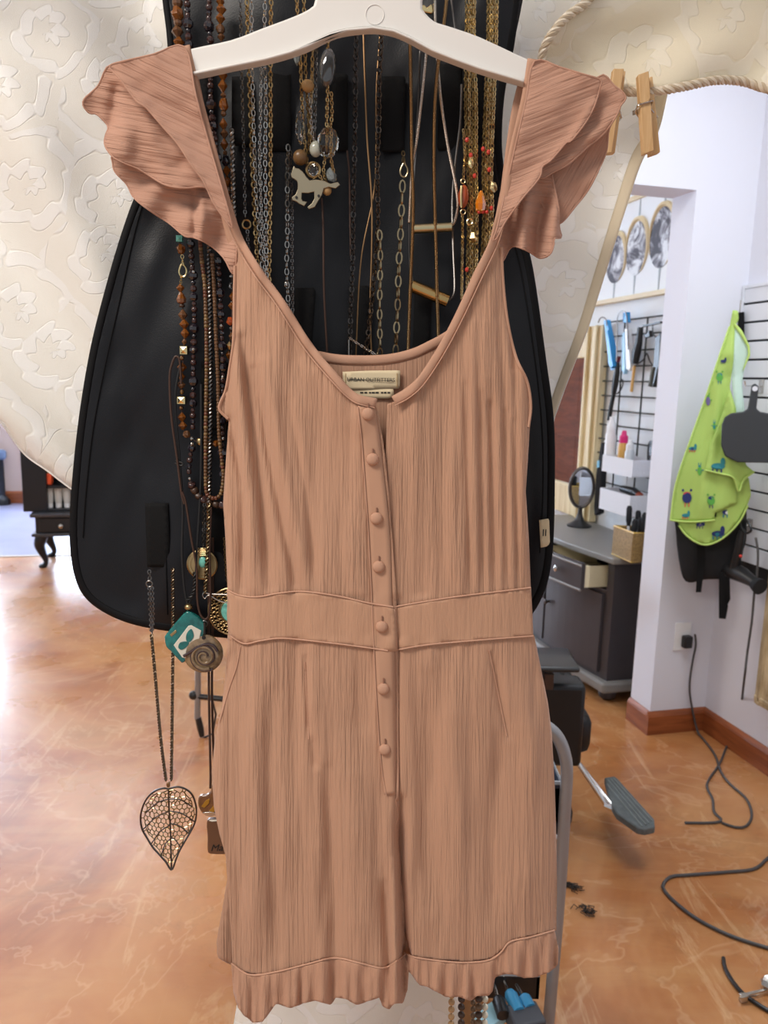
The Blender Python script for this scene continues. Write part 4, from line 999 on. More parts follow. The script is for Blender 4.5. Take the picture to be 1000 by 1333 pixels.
welt('hem', [(-460, -20), (-320, 130), (-170, 330), (-60, 470), (0, 548), (31, 590), (62, 613), (95, 638), (130, 660), (200, 705)], .0010, lc_y, DAMASK, lc, .001)
def rc_y(x, y):
    a = np.arctan2(x - 660, 760 - y); r = np.hypot(x - 660, y - 760); amp = np.clip(r / 600, .12, 1)
    return .832 - amp * (.016 * np.sin(a * 19 + .7) + .004 * np.sin(a * 41)) - .003 * vnoise(x, y, 80, 120, 4)
rc = thing('window_curtain', 'cream damask curtain at the right, narrowing down behind the organizer', 'curtain', at(640, 760, .832), 'damask curtains')
panel('curtain_cloth', [(600, -270), (960, -270), (920, -70), (880, 60), (864, 110), (856, 160), (836, 205), (815, 270), (790, 350), (765, 430), (738, 500), (722, 545), (704, 640), (690, 760), (672, 900), (580, 1420), (590, 1830), (450, 1830), (430, 1420), (600, 800), (625, 400)], rc_y, DAMASK, rc, 8, .0012)
strip('hem_band', [(864, 112), (850, 170), (829, 207), (808, 270), (783, 350), (758, 430), (731, 500), (716, 542)], [15, 15, 14, 13, 12, 10], rc_y, HEM, rc, lift=.0018)
def vy(x, y): return .79 + .012 * np.sin(np.hypot(x - 720, y + 180) / 19.0) * smooth01(y, -60, 60) * .55 + .006 * np.sin(x / 31 + y / 60) + .004 * vnoise(x, y, 60, 40, 8)
va = thing('curtain_valance', 'ivory damask swag valance across the top right with rope along its edge', 'valance', at(870, 118, .79))
panel('swag_cloth', [(860, -270), (1420, -270), (1420, 150), (1250, 120), (1130, 132), (1060, 128), (1000, 117), (960, 106), (930, 105), (900, 110), (850, 119), (800, 117), (760, 106), (720, 96), (706, 84), (704, 72), (712, 50), (733, 24), (765, 0), (803, -60)], vy, DAMASK_W, va, 7, .0014, smooth=4)
# twisted rope trim
rp = resample(crom([(860, -200), (805, -60), (768, -2), (738, 22), (716, 48), (706, 72), (710, 92), (735, 105), (770, 114), (810, 119), (850, 119), (890, 113), (930, 105), (965, 106), (1000, 116), (1060, 129), (1130, 133), (1250, 121), (1420, 151)], 10), 1.6)
RP = at(rp[:, 0], rp[:, 1], vy(rp[:, 0], rp[:, 1]) - .006)
T = np.gradient(RP, axis=0); T /= np.linalg.norm(T, axis=1)[:, None]
NB = np.array([0, -1.0, 0]); Bn = np.cross(T, NB); Bn /= np.linalg.norm(Bn, axis=1)[:, None]; Nn = np.cross(Bn, T)
S = np.r_[0, np.cumsum(np.linalg.norm(np.diff(RP, axis=0), axis=1))]
rope = thing('rope_trim', 'twisted taupe and cream rope along the edge of the ivory valance', 'rope', RP[len(RP) // 2])
for k in range(4):
    ph = S / .0135 * 2 * math.pi / 1.35 + k * math.pi / 2
    MB().tube(RP + (.0022 * np.cos(ph))[:, None] * Nn + (.0022 * np.sin(ph))[:, None] * Bn, .0021, 6).build('rope_strand', ROPEM if k % 2 else ROPEM2, rope)

def clothespin(lab, quad_front, quad_back, notch, Y):
    c = at(np.mean([q[0] for q in quad_front]), max(q[1] for q in quad_front), Y)
    o = thing('clothespin', lab, 'clothespin', c, 'wooden clothespins on the rope')
    (tl, tr, br, bl) = [np.array(q, float) for q in quad_front]
    L = lambda a, b, t: a + (b - a) * t
    # front prong with the clip groove cut in its side
    out = [tl, tr] + [L(tr, br, notch - .02), L(tr, br, notch) + (tl - tr) * .16, L(tr, br, notch + .03)] + [br, bl] + [L(bl, tl, 1 - notch - .05), L(bl, tl, 1 - notch - .02) + (tr - tl) * .16, L(bl, tl, 1 - notch + .01)]
    pxslab('prong', out, Y, .008, WOODPIN, o, .0008)
    pxslab('prong', quad_back, Y + .0095, .008, WOODPIN, o, .0008)
    a, b = L(tl, bl, notch + .03), L(tr, br, notch + .03); sp = MB()
    for k in range(4):
        p, q = at(*(L(tl, bl, notch + .02 + .012 * k) + (-2, 0)), Y - .001), at(*(L(tr, br, notch + .02 + .012 * k) + (2, 0)), Y - .001)
        if k in (0,): sp.tube([p, q], .0009, 6)
        sp.tube([p + (0, .0185, 0), q + (0, .0185, 0)], .0009, 6)
    for t_, e in ((tl, bl), (tr, br)):
        d = -2.5 if t_ is tl else 2.5
        p0 = at(*(L(t_, e, notch + .02) + (d, 0)), Y - .001); p1 = at(*(L(t_, e, notch + .26) + (d, 0)), Y + .02)
        sp.tube([p0, p0 + (0, .009, -.003), p1 + (0, -.008, 0), p1], .001, 6)
    sp.build('spring', SILVER, o); return o
clothespin('wooden clothespin on the rope, right one hanging clear of the sleeve', [(831, 97), (845, 92), (852, 196), (838, 201)], [(846, 100), (850, 99), (860, 198), (846, 203)], .36, .762)
clothespin('wooden clothespin on the rope, left one partly behind the sleeve ruffle', [(799, 89), (813, 89), (797, 199), (784, 200)], [(803, 92), (815, 92), (801, 199), (789, 200)], .36, .765)

# ------------------------------------------------------------------ black jewellery organizer
OY = .765
ORG = [(208, -60), (212, -5), (217, 40), (221, 90), (219, 150), (205, 210), (180, 255), (160, 310), (141, 375), (121, 455), (106, 545), (97, 630), (93, 695), (98, 745), (112, 776), (140, 798), (180, 813), (240, 823), (320, 832), (480, 842), (620, 838), (680, 812), (708, 772), (719, 720), (722, 640), (721, 550), (711, 470), (693, 350), (680, 305), (664, 262), (655, 220), (652, 180), (656, 120), (668, 60), (681, -5), (688, -60)]
org_P = crom(ORG, 4, True)
def oy(x, y):
    f = .004 * np.sin((x - 300) / 46 + y / 300) + .0045 * vnoise(x, y, 60, 150, 9) + .002 * vnoise(x + y * .4, y, 26, 120, 10)
    f += ridge(x, y, [(205, 300), (150, 560)], 26, .004) - ridge(x, y, [(150, 430), (190, 620)], 16, .003) + ridge(x, y, [(690, 360), (712, 720)], 12, .003)
    f += ridge(x, y, [(240, 260), (215, 800)], 22, .003)
    return OY - f * smooth01(dist_poly(x, y, org_P, True), 0, 30)
og = thing('jewelry_organizer', 'black dress shaped fabric organizer hung with necklaces behind the romper', 'organizer', at(400, 838, OY))
panel('body', ORG, oy, NYLON, og, 8, .003, smooth=4)
strip('edge_binding', [(221, 90), (219, 150), (205, 210), (181, 257), (162, 310), (143, 375), (123, 455), (108, 545), (99, 630), (96, 695), (101, 743), (114, 773), (141, 794), (180, 809), (240, 819), (320, 828)], 10, oy, BIND_BLK, og, lift=.002)
strip('edge_binding', [(679, -50), (664, 60), (652, 120), (648, 180), (651, 220), (660, 264), (676, 307), (689, 352), (706, 470), (716, 550), (717, 640), (714, 720), (703, 770), (676, 806), (620, 832)], 10, oy, BIND_BLK, og, lift=.002)
strip('edge_binding', [(212, -50), (216, 0), (221, 40), (225, 90)], 8, oy, BIND_BLK, og, lift=.002)
for pts in ([(214, 100), (199, 215), (176, 300), (156, 390), (136, 480), (121, 560), (112, 640), (108, 700)], [(640, 190), (652, 270), (676, 340), (697, 470), (706, 560), (707, 640), (703, 720)], [(214, 655), (216, 720), (218, 800)]):
    welt('stitched_seam', pts, .0007, oy, BIND_BLK, og, .002)
def loop(x0, x1, y0, y1, sk=0):
    o = panel('webbing_loop', [(x0, y0), (x1, y0), (x1 + sk, y1), (x0 + sk, y1)], lambda x, y: OY - .0065 - .0025 * np.sin(math.pi * np.clip((y - y0) / (y1 - y0), 0, 1)), WEB, og, 6, .002)
for q in ((352, 379, 92, 197, 0), (432, 453, 96, 197, 0), (497, 528, 100, 198, -2), (573, 602, 84, 196, -4), (385, 411, 375, 475, -6), (455, 482, 372, 475, -4), (602, 630, 60, 190, 0), (540, 562, 372, 470, -3), (302, 328, 100, 190, 0), (246, 272, 70, 190, 0), (189, 219, 655, 738, 3), (262, 300, 655, 740, 2), (262, 296, 470, 560, 0)):
    loop(*q)
for q in ((228, 470, 300, 700), (300, 480, 360, 660)): pass
tg = panel('care_tag', [(702, 677), (715, 675), (716, 707), (713, 711), (704, 713)], lambda x, y: OY - .009 + 0 * x, LABEL, og, 4, .0006); tg['label'] = 'cream care tag'
text('tag_mark', 'II', .010, at(709, 694, OY - .0098), (1, 0, 0), (0, 0, 1), INK, og)

# ------------------------------------------------------------------ hanger
HY = .692
HB = [(424, -16), (408, 6), (385, 19), (340, 36), (300, 51), (245, 63), (190, 80), (158, 95), (160, 108), (176, 112), (255, 97), (300, 87), (345, 78), (378, 69), (402, 60), (430, 46), (452, 40), (485, 37), (512, 41), (535, 51), (562, 66), (592, 78), (625, 90), (682, 107), (748, 122), (764, 118), (762, 106), (735, 92), (688, 76), (625, 47), (585, 33), (565, 26), (550, 10), (540, -16)]
hg = thing('clothes_hanger', 'white plastic clothes hanger with wide shoulders holding the romper', 'hanger', at(480, 38, HY))
pxslab('hanger_body', crom(HB, 3, True), HY, .013, PLASTIC_W, hg, .0022)
pxslab('rib', crom([(250, 93), (300, 83), (345, 74), (378, 65), (402, 56), (430, 43), (452, 37), (485, 34), (512, 38), (535, 48), (562, 62), (592, 74), (625, 86), (682, 103), (682, 107), (625, 90), (592, 78), (562, 66), (535, 51), (512, 41), (485, 37), (452, 40), (430, 46), (402, 60), (378, 69), (345, 78), (300, 87), (252, 97)], 1, True), HY - .004, .006, PLASTIC_W, hg, .0008)
hk0 = at(482, -16, HY + .0065); K = np.array([(0, 0), (0, .03), (.012, .05), (.034, .062), (.05, .09), (.034, .12), (0, .13), (-.03, .115), (-.037, .09)])
MB().tube(crom([hk0 + np.array([a, 0, b]) for a, b in K], 6), .0022, 8).build('hook', CHROME, hg)
em = at(488, 19, HY - .0003); MB().tube([em + np.array([.0075 * math.cos(k * math.pi / 14), 0, .0075 * math.sin(k * math.pi / 14)]) for k in range(28)], .00028, 6, closed=True).build('round_emblem', PLASTIC_W, hg)
# the rod both hangers hang from, above the picture
rod = MB().tube([(-1.3, HY + .0065, hk0[2] + .122), (1.3, HY + .0065, hk0[2] + .122)], .008, 12)
structure(rod.build('trim_3', CHROME, None))
for xx in (300, 590): MB().tube([at(xx, -58, OY), at(xx, -58, OY) + np.array([0, -.02, .06]), np.array([at(xx, -58, OY)[0], HY + .0065, hk0[2] + .134]), np.array([at(xx, -58, OY)[0], HY - .006, hk0[2] + .12])], .0025, 8).build('hanging_loop', WEB, og)

# ------------------------------------------------------------------ the romper
ro = thing('romper', 'dusty rose tan gauze romper with flutter sleeves on the white hanger', 'romper', at(505, 1320, .70))
BL = [(308, 306), (335, 350), (360, 384), (380, 415), (400, 447), (432, 487), (460, 515), (488, 524), (493, 540), (499, 575), (506, 640), (511, 700), (515, 760), (517, 800), (518, 845), (505, 848), (430, 840), (370, 834), (318, 840), (298, 833), (296, 800), (297, 770), (294, 700), (291, 655), (293, 625), (296, 575), (298, 548), (285, 534), (286, 524), (293, 508), (298, 480), (303, 444), (304, 390), (305, 345)]
BR = [(648, 302), (640, 320), (620, 360), (596, 412), (572, 456), (548, 494), (530, 512), (513, 523), (504, 526), (502, 600), (506, 700), (508, 846), (515, 846), (560, 839), (640, 832), (694, 828), (693, 800), (691, 770), (688, 700), (684, 640), (688, 580), (691, 530), (686, 496), (672, 466), (661, 420), (655, 368), (652, 324)]
SL = [(297, 826), (318, 834), (370, 830), (430, 836), (505, 846), (519, 846), (519, 1000), (520, 1100), (526, 1180), (527, 1225), (523, 1244), (500, 1262), (470, 1256), (435, 1250), (420, 1248), (380, 1262), (345, 1270), (318, 1266), (303, 1256), (301, 1215), (297, 1160), (294, 1115), (286, 1085), (279, 1050), (276, 1005), (280, 965), (290, 915), (293, 880)]
SR = [(514, 846), (560, 836), (640, 830), (695, 826), (705, 875), (713, 915), (718, 955), (722, 1025), (724, 1100), (725, 1160), (724, 1211), (700, 1217), (668, 1224), (655, 1236), (640, 1248), (610, 1252), (575, 1250), (548, 1247), (536, 1244), (528, 1215), (522, 1160), (516, 1080), (514, 1000)]
def body_y(x, y):
    cx = 498 + 0 * y
    hw = np.interp(y, [300, 500, 640, 770, 830, 900, 1000, 1200, 1330], [190, 205, 205, 200, 202, 212, 226, 224, 226])
    t = np.clip(np.abs(x - cx) / hw, 0, 1)
    Y = .703 - .016 * np.sqrt(np.clip(1 - t ** 2.4, 0, 1))
    f = 0
    # bodice folds
    f = f - ridge(x, y, [(314, 440), (336, 600), (352, 765)], 6, .0045) + ridge(x, y, [(306, 430), (320, 600), (330, 765)], 8, .004)
    f = f - ridge(x, y, [(330, 480), (352, 600), (384, 760)], 6, .0035) + ridge(x, y, [(345, 470), (372, 620), (400, 765)], 9, .003)
    f = f - ridge(x, y, [(376, 520), (398, 640), (412, 765)], 5, .0018)
    f = f - ridge(x, y, [(300, 545), (318, 640), (316, 765)], 5, .0035)
    f = f + ridge(x, y, [(400, 470), (470, 560)], 16, .002)
    for k, xx in enumerate((612, 628, 644, 660, 674)): f = f - ridge(x, y, [(xx - 6 + (k % 2) * 4, 500 + 12 * k), (xx, 770)], 4, .0022) + ridge(x, y, [(xx + 3, 420), (xx + 8, 768)], 4.5, .0016)
    f = f - ridge(x, y, [(655, 330), (668, 480)], 4, .003) + ridge(x, y, [(640, 345), (640, 520)], 9, .0025)
    # placket edge and the gap beside it
    f = f - ridge(x, y, [(517, 790), (517, 1035)], 3.2, .004) - ridge(x, y, [(496, 560), (508, 780)], 2.5, .0008)
    # shorts: darts, drape, the valley between the legs
    f = f - ridge(x, y, [(398, 855), (402, 960)], 3.5, .003) + ridge(x, y, [(408, 870), (415, 1150)], 18, .003) - ridge(x, y, [(405, 960), (412, 1000)], 5, .0015)
    f = f - ridge(x, y, [(352, 900), (352, 1100), (362, 1240)], 10, .0025) + ridge(x, y, [(330, 900), (330, 1240)], 16, .0025)
    f = f - ridge(x, y, [(425, 1000), (436, 1250)], 9, .004) + ridge(x, y, [(462, 960), (470, 1250)], 18, .004)
    f = f - ridge(x, y, [(520, 1040), (523, 1150), (529, 1300)], 7, .011) - ridge(x, y, [(500, 1150), (508, 1280)], 6, .004) + ridge(x, y, [(512, 1120), (516, 1300)], 5, .003)
    f = f - ridge(x, y, [(556, 880), (552, 1000), (560, 1180)], 15, .004) + ridge(x, y, [(590, 870), (596, 1230)], 20, .003)
    f = f - ridge(x, y, [(640, 850), (662, 960)], 5, .0025) - ridge(x, y, [(650, 960), (640, 1200)], 12, .003) + ridge(x, y, [(690, 900), (690, 1190)], 16, .003)
    f = f - ridge(x, y, [(300, 850), (288, 920)], 4, .002)
    f = f + .0016 * vnoise(x, y, 26, 150, 21) + .0012 * vnoise(x, y, 12, 90, 22)
    wb = smooth01(y, 770, 782) * (1 - smooth01(y, 826, 838))
    cr = vnoise(x + 3 * vnoise(x, y, 30, 60, 71), y, 3.6, 46, 23) * np.clip(.55 + .8 * vnoise(x, y, 40, 120, 24), .1, 1.2)
    f = f * 1.6 + .0002 * cr
    return Y - f * (1 - .75 * wb)
SHL = lambda x, y: body_y(x, y) - .0015 * smooth01(x, 440, 470)
SHR = lambda x, y: body_y(x, y) + .0018 * smooth01(-x, -540, -515)
# back first (seen through the neckline), then the fronts
back_y = lambda x, y: .7095 + .0015 * np.sin(x / 9) * .3 - .001 * vnoise(x, y, 20, 60, 31)
panel('back_bodice', [(332, 392), (360, 424), (400, 457), (418, 464), (450, 468), (500, 467), (535, 460), (560, 450), (585, 436), (612, 415), (640, 382), (652, 420), (668, 480), (684, 510), (680, 600), (684, 780), (688, 835), (300, 835), (300, 700), (300, 560), (300, 480), (312, 420)], back_y, GAUZE_IN, ro, 7, .001)
strip('back_neck_binding', [(332, 392), (360, 424), (400, 457), (418, 464), (450, 468.5), (500, 468), (535, 461), (560, 450), (585, 436), (612, 415), (640, 382)], 12, back_y, BINDING, ro, lift=.002)
for xs in ((328, 300, 262, 245), (636, 652, 672, 690)):
    strip('back_strap', [(xs[0], 396), (xs[1], 300), (xs[2], 150), (xs[3], 66 if xs[0] < 500 else 82)], 14, lambda x, y: .7075 + 0 * x, BINDING, ro, lift=.001)
panel('back_shorts', [(299, 826), (692, 826), (703, 880), (716, 960), (721, 1060), (722, 1200), (700, 1246), (640, 1254), (570, 1262), (530, 1240), (505, 1262), (400, 1262), (320, 1262), (297, 1254), (283, 1246), (282, 1225), (290, 1180), (300, 1120), (290, 1085), (280, 1030), (283, 970), (293, 900)], lambda x, y: .7095 + .0025 * np.sin(x / 8.0) * smooth01(y, 1150, 1240), GAUZE_IN, ro, 7, .001)
panel('front_bodice', BR, SHR, GAUZE, ro, 3.0, .0011)
panel('front_bodice', BL, SHL, GAUZE, ro, 3.0, .0011)
panel('front_leg', SR, SHR, GAUZE, ro, 3.0, .0011)
panel('front_leg', SL, SHL, GAUZE, ro, 3.0, .0011)
# waistband
panel('waistband', [(296, 768), (312, 775), (335, 777), (365, 772), (395, 770), (440, 776), (480, 785), (512, 790), (516, 815), (518, 848), (505, 847), (470, 842), (430, 837), (370, 831), (340, 834), (318, 838), (300, 828)], lambda x, y: SHL(x, y) - .0022 - .0006 * vnoise(x, y, 14, 40, 41), cloth_crinkle('rose_tan_waistband', srgb(191, 149, 122), 180, 20, .35), ro, 4.5, .0014)
panel('waistband', [(513, 790), (560, 782), (600, 776), (650, 770), (691, 765), (693, 800), (694, 828), (640, 832), (560, 839), (517, 846), (514, 820)], lambda x, y: SHR(x, y) - .0022 - .0006 * vnoise(x, y, 14, 40, 42), MATS['rose_tan_waistband'], ro, 4.5, .0014)
for q, fn in (([(296, 768), (312, 775), (335, 777), (365, 772), (395, 770), (440, 776), (480, 785), (512, 790)], SHL), ([(300, 828), (318, 838), (340, 834), (370, 831), (430, 837), (470, 842), (505, 847)], SHL),
              ([(513, 790), (560, 782), (600, 776), (650, 770), (691, 765)], SHR), ([(517, 846), (560, 839), (640, 832), (694, 828)], SHR)):
    welt('waist_seam', q, .0008, fn, SEAM, ro, .0032)
# placket
strip('placket', [(477, 527), (483, 575), (489, 640), (494, 700), (497, 780), (500, 848), (504, 940), (506, 1000), (508, 1034)], [22, 24, 27, 27, 26, 26, 24, 22, 14], lambda x, y: SHL(x, y) - .0012, cloth_crinkle('rose_tan_placket', srgb(191, 149, 123), 140, 14, .4), ro, lift=.001)
welt('placket_stitch', [(466, 530), (471, 575), (476, 640), (480, 700), (484, 780), (487, 848), (492, 940), (497, 1000), (503, 1036)], .0005, SHL, SEAM, ro, .0026)
strip('fly_binding', [(513, 792), (516, 850), (517, 940), (517.5, 1030), (516, 1042)], 3, lambda x, y: SHL(x, y) - .0012, BINDING, ro, lift=.0006)
# darts and side pocket stitching
for q, fn in (([(397, 862), (399, 900), (401, 938), (402, 962)], SHL), ([(637, 846), (648, 900), (660, 958)], SHR), ([(313, 842), (308, 868), (297, 900), (286, 940)], SHL), ([(515, 1040), (518, 1060), (515, 1075)], SHL)):
    welt('stitched_dart', q, .0006, fn, SEAM, ro, .001)
# neckline binding and straps
def strap_y(x, y): return np.minimum(body_y(x, y), .6985) - .002 * smooth01(-y, -300, -150) - .0035
strip('neck_binding', [(240, 60), (254, 118), (269, 172), (285, 230), (300, 280), (312, 312), (337, 354), (362, 388), (382, 419), (402, 450), (434, 489), (461, 517), (490, 525)], [14, 14, 13, 13, 12, 11, 10, 10, 10, 10, 10, 11, 12], strap_y, BINDING, ro, lift=.0016)
strip('neck_binding', [(694, 77), (685, 130), (672, 185), (660, 240), (648, 294), (640, 320), (620, 361), (597, 412), (573, 457), (549, 494), (531, 511), (513, 522)], [14, 13, 13, 13, 12, 11, 10, 10, 10, 10, 11, 13], strap_y, BINDING, ro, lift=.0016)
for q in ([(234, 63), (249, 120), (263, 174), (279, 232), (294, 284), (306, 316), (331, 358), (357, 393), (377, 424), (397, 455), (430, 494), (459, 522), (488, 531)], [(700, 81), (691, 131), (678, 187), (667, 241), (655, 296), (646, 323), (626, 365), (602, 416), (578, 461), (553, 499), (534, 517), (514, 528)]):
    welt('neck_stitch', q, .0006, strap_y, SEAM, ro, .0014)
for q, fn in (([(306, 346), (305, 390), (304, 444), (299, 480), (294, 508), (287, 524), (286, 534), (297, 545)], SHL), ([(653, 322), (655, 368), (661, 420), (672, 466), (686, 496), (691, 528), (688, 556)], SHR)):
    welt('armhole_binding', q, .0014, fn, BINDING, ro, .001)
# hem ruffles
def ruf(seam, bottom, fn, ph, ampl=.0075):
    S_ = np.array(seam, float)
    def f(x, y):
        sy = np.interp(x, S_[:, 0], S_[:, 1]); d = np.clip((y - sy) / 55, 0, 1.3)
        g = np.sin(x / 4.2 + 1.8 * np.sin(x / 17 + ph) + (y - sy) / 60) + .6 * np.sin(x / 2.1 + 1.2 * np.sin(x / 9 + ph))
        return fn(x, sy + 0 * y) - .0015 - d ** .6 * (.002 + ampl * g * .5) - .0016 * d * vnoise(x, y, 9, 22, int(ph * 10))
    panel('hem_ruffle', seam + bottom, f, cloth_crinkle('rose_tan_ruffle%d' % int(ph * 10), srgb(188, 145, 120), 200, 18, .7), ro, 3.2, .0011)
    welt('ruffle_seam', seam, .0008, fn, SEAM, ro, .0026)
ruf([(301, 1254), (325, 1269), (360, 1265), (400, 1255), (436, 1247), (470, 1254), (500, 1260), (520, 1248), (528, 1242)], [(532, 1260), (530, 1290), (524, 1306), (514, 1306), (506, 1314), (498, 1309), (494, 1298), (480, 1303), (465, 1308), (450, 1300), (438, 1298), (430, 1308), (410, 1302), (395, 1306), (378, 1312), (360, 1306), (352, 1316), (342, 1330), (330, 1331), (318, 1322), (310, 1312), (304, 1290)], SHL, 1.3)
ruf([(526, 1240), (540, 1246), (575, 1251), (605, 1253), (636, 1250), (652, 1240), (664, 1226), (690, 1220), (722, 1211)], [(727, 1235), (726, 1256), (714, 1266), (696, 1272), (682, 1273), (668, 1268), (655, 1268), (644, 1272), (641, 1290), (636, 1296), (622, 1296), (612, 1303), (598, 1297), (582, 1298), (570, 1292), (556, 1284), (546, 1282), (536, 1268), (530, 1262)], SHR, 2.4)
# buttons
for k, (bx_, by_) in enumerate(((479, 539), (485, 598), (490, 675), (493, 738), (497, 816), (499, 897), (501, 976))):
    c = at(bx_, by_, SHL(np.array([bx_]), np.array([by_]))[0] - .0042)
    b = MB().lathe(c + np.array([0, .0022, 0]), [(.0038, 0), (.0056, .0012), (.0056, .0026), (.0046, .0042), (.0024, .005), (0, .0052)], (0, -1, 0), 20).build('button', BINDING, ro)
    h0 = at(bx_ + .5, by_ - 14, SHL(np.array([bx_]), np.array([by_]))[0] - .0038); h1 = at(bx_ + .5, by_ - 5, SHL(np.array([bx_]), np.array([by_]))[0] - .0038)
    MB().tube([h0, h1], .0008, 6).build('buttonhole', mat('buttonhole_thread', srgb(150, 110, 90), .9), ro)

# sleeves: layered flutter ruffles
def sl_mat(n, rot): return cloth_crinkle(n, srgb(188, 145, 124), 190, 9, .85)
SM_A = sl_mat('rose_tan_sleeve', 0)
def sleeve(name, out, base, f, rot, smooth=4, step=4):
    def g(x, y):
        c, n = math.cos(rot), math.sin(rot); u = x * c + y * n; v = -x * n + y * c
        return base - f(x, y) - .00032 * vnoise(u + 3 * vnoise(x, y, 25, 25, 77), v, 3.2, 44, 78) - .0006 * vnoise(u, v, 9, 70, 79)
    o = panel(name, out, g, SM_A, ro, 3.0, .0012, uvrot=rot, smooth=smooth)
    P = resample(crom(out, smooth, True), 4, True); MB().tube(at(P[:, 0], P[:, 1], g(P[:, 0], P[:, 1]) - .0003), .00085, 6, closed=True).build('rolled_hem', SM_A, o)
# crinkle lines follow v; a sleeve's lines run across it, so its uv is turned by about a right angle
LA = [(240, 61), (200, 71), (165, 79), (144, 85), (146, 92), (157, 104), (177, 131), (191, 141), (212, 165), (232, 188), (250, 216), (265, 236), (277, 262), (290, 282), (302, 297), (300, 284), (285, 232), (269, 176), (254, 120)]
LB = [(146, 84), (128, 112), (108, 132), (116, 147), (125, 148), (136, 158), (141, 166), (137, 178), (137, 190), (148, 205), (163, 213), (178, 219), (195, 229), (216, 241), (240, 245), (268, 244), (285, 262), (270, 200), (200, 100)]
LC = [(150, 200), (147, 212), (150, 224), (165, 240), (175, 258), (198, 276), (221, 291), (240, 307), (252, 309), (272, 318), (291, 335), (304, 357), (308, 330), (306, 296), (290, 262), (262, 222), (200, 190)]
sleeve('sleeve_under_ruffle', LC, .706, lambda x, y: .004 * np.sin((x + .6 * y) / 13) * smooth01(y, 190, 290) + .003 * vnoise(x, y, 24, 24, 51) - ridge(x, y, [(254, 250), (253, 310)], 5, .005) + ridge(x, y, [(262, 250), (264, 315)], 7, .004), -1.42)
sleeve('sleeve_middle_ruffle', LB, .696, lambda x, y: -.004 * smooth01(-x, -185, -110) + .0045 * np.sin((x - 110) / 16 + y / 40) * smooth01(dist_poly(x, y, [(146, 84), (285, 262)]), 0, 60) + ridge(x, y, [(186, 120), (210, 236)], 14, .004) - ridge(x, y, [(152, 110), (146, 170)], 9, .006) + .002 * vnoise(x, y, 18, 18, 52), -1.4)
sleeve('sleeve_top_ruffle', LA, .6865, lambda x, y: .003 * smooth01(-x + y * .7, -160, -60) + .0022 * np.sin((y - x * .8) / 17) + .0012 * vnoise(x, y, 20, 20, 53) + ridge(x, y, [(150, 92), (190, 140), (262, 228)], 7, .0028), -1.12)
RA = [(696, 80), (730, 88), (760, 97), (782, 104), (781, 114), (775, 135), (768, 150), (760, 163), (744, 183), (737, 186), (726, 199), (716, 210), (706, 217), (704, 228), (696, 240), (682, 256), (667, 276), (656, 292), (647, 310), (642, 312), (648, 294), (660, 240), (672, 186), (685, 130)]
RB = [(778, 101), (800, 112), (815, 126), (808, 138), (802, 152), (786, 174), (764, 192), (741, 213), (720, 224), (706, 232), (700, 220), (730, 180)]
RCi = [(806, 138), (793, 168), (790, 195), (781, 218), (766, 247), (748, 270), (729, 291), (716, 280), (700, 250), (712, 215), (760, 180)]
RD = [(716, 200), (690, 205), (672, 228), (655, 262), (645, 300), (648, 322), (654, 340), (666, 321), (686, 326), (703, 336), (716, 331), (721, 319), (722, 310), (731, 309), (728, 296), (727, 270), (722, 245), (718, 224)]
sleeve('sleeve_inner_fold', RCi, .708, lambda x, y: .003 * vnoise(x, y, 26, 26, 61) + .004 * smooth01(x, 740, 800), .5)
sleeve('sleeve_under_ruffle', RD, .702, lambda x, y: .010 * np.sin((x - 660) / 6.2 + y / 70) * smooth01(y, 215, 290) + .002 * vnoise(x, y, 12, 30, 62), -1.45, step=3.2)
sleeve('sleeve_middle_ruffle', RB, .694, lambda x, y: .002 * vnoise(x, y, 22, 22, 63) + .003 * smooth01(x, 760, 815) + ridge(x, y, [(798, 155), (720, 222)], 5, .002), 1.15)
sleeve('sleeve_top_ruffle', RA, .6865, lambda x, y: .002 * np.sin((y + x * .8) / 18) + .0012 * vnoise(x, y, 20, 20, 64) + ridge(x, y, [(776, 130), (744, 183), (704, 225)], 6, .0028) + ridge(x, y, [(706, 220), (665, 278)], 7, .003), 1.2)
for q, base in (([(144, 86), (157, 104), (177, 131), (191, 141), (212, 165), (232, 188), (250, 216), (265, 236), (277, 262), (302, 297)], .6850), ([(782, 105), (775, 135), (760, 163), (744, 183), (726, 199), (706, 217)], .6850)): pass
# labels in the back neck
LBL = panel('brand_label', [(446, 484), (480, 482.5), (521, 482), (521, 506), (480, 506.5), (447, 507)], lambda x, y: .7055 - .0006 * np.sin(x / 14), LABEL, ro, 5, .0006)
text('label_lettering', 'URBAN OUTFITTERS', .0047, at(483, 494.5, .7042), (1, 0, .012), (0, 0, 1), INK, LBL)
MB().box(at(482, 494.6, .7042), X3, (.041, .0002, .0004)).build('label_thread', INK, LBL, False)
for xx in (450, 517): MB().tube([at(xx, 486, .7046), at(xx, 504, .7046)], .0003, 5).build('label_stitch', mat('ochre_thread', srgb(176, 146, 92), .8), LBL)
LB2 = panel('size_label', [(456, 506), (513, 506), (513, 517), (505, 519), (456, 518)], lambda x, y: .7062 + 0 * x, LABEL, ro, 5, .0006); LB2['label'] = 'pale size label under the brand label'
mk = MB()
for x0, x1 in ((469, 473), (474.5, 478), (480.5, 483), (484, 488), (489, 493), (496, 499), (500, 503), (504.5, 508)): mk.extrude([at(x, y, .7055) for x, y in ((x0, 510.2), (x1, 510.2), (x1, 512), (x0, 512))], (0, .0004, 0))
mk.build('faint_print', INK, LB2, False)

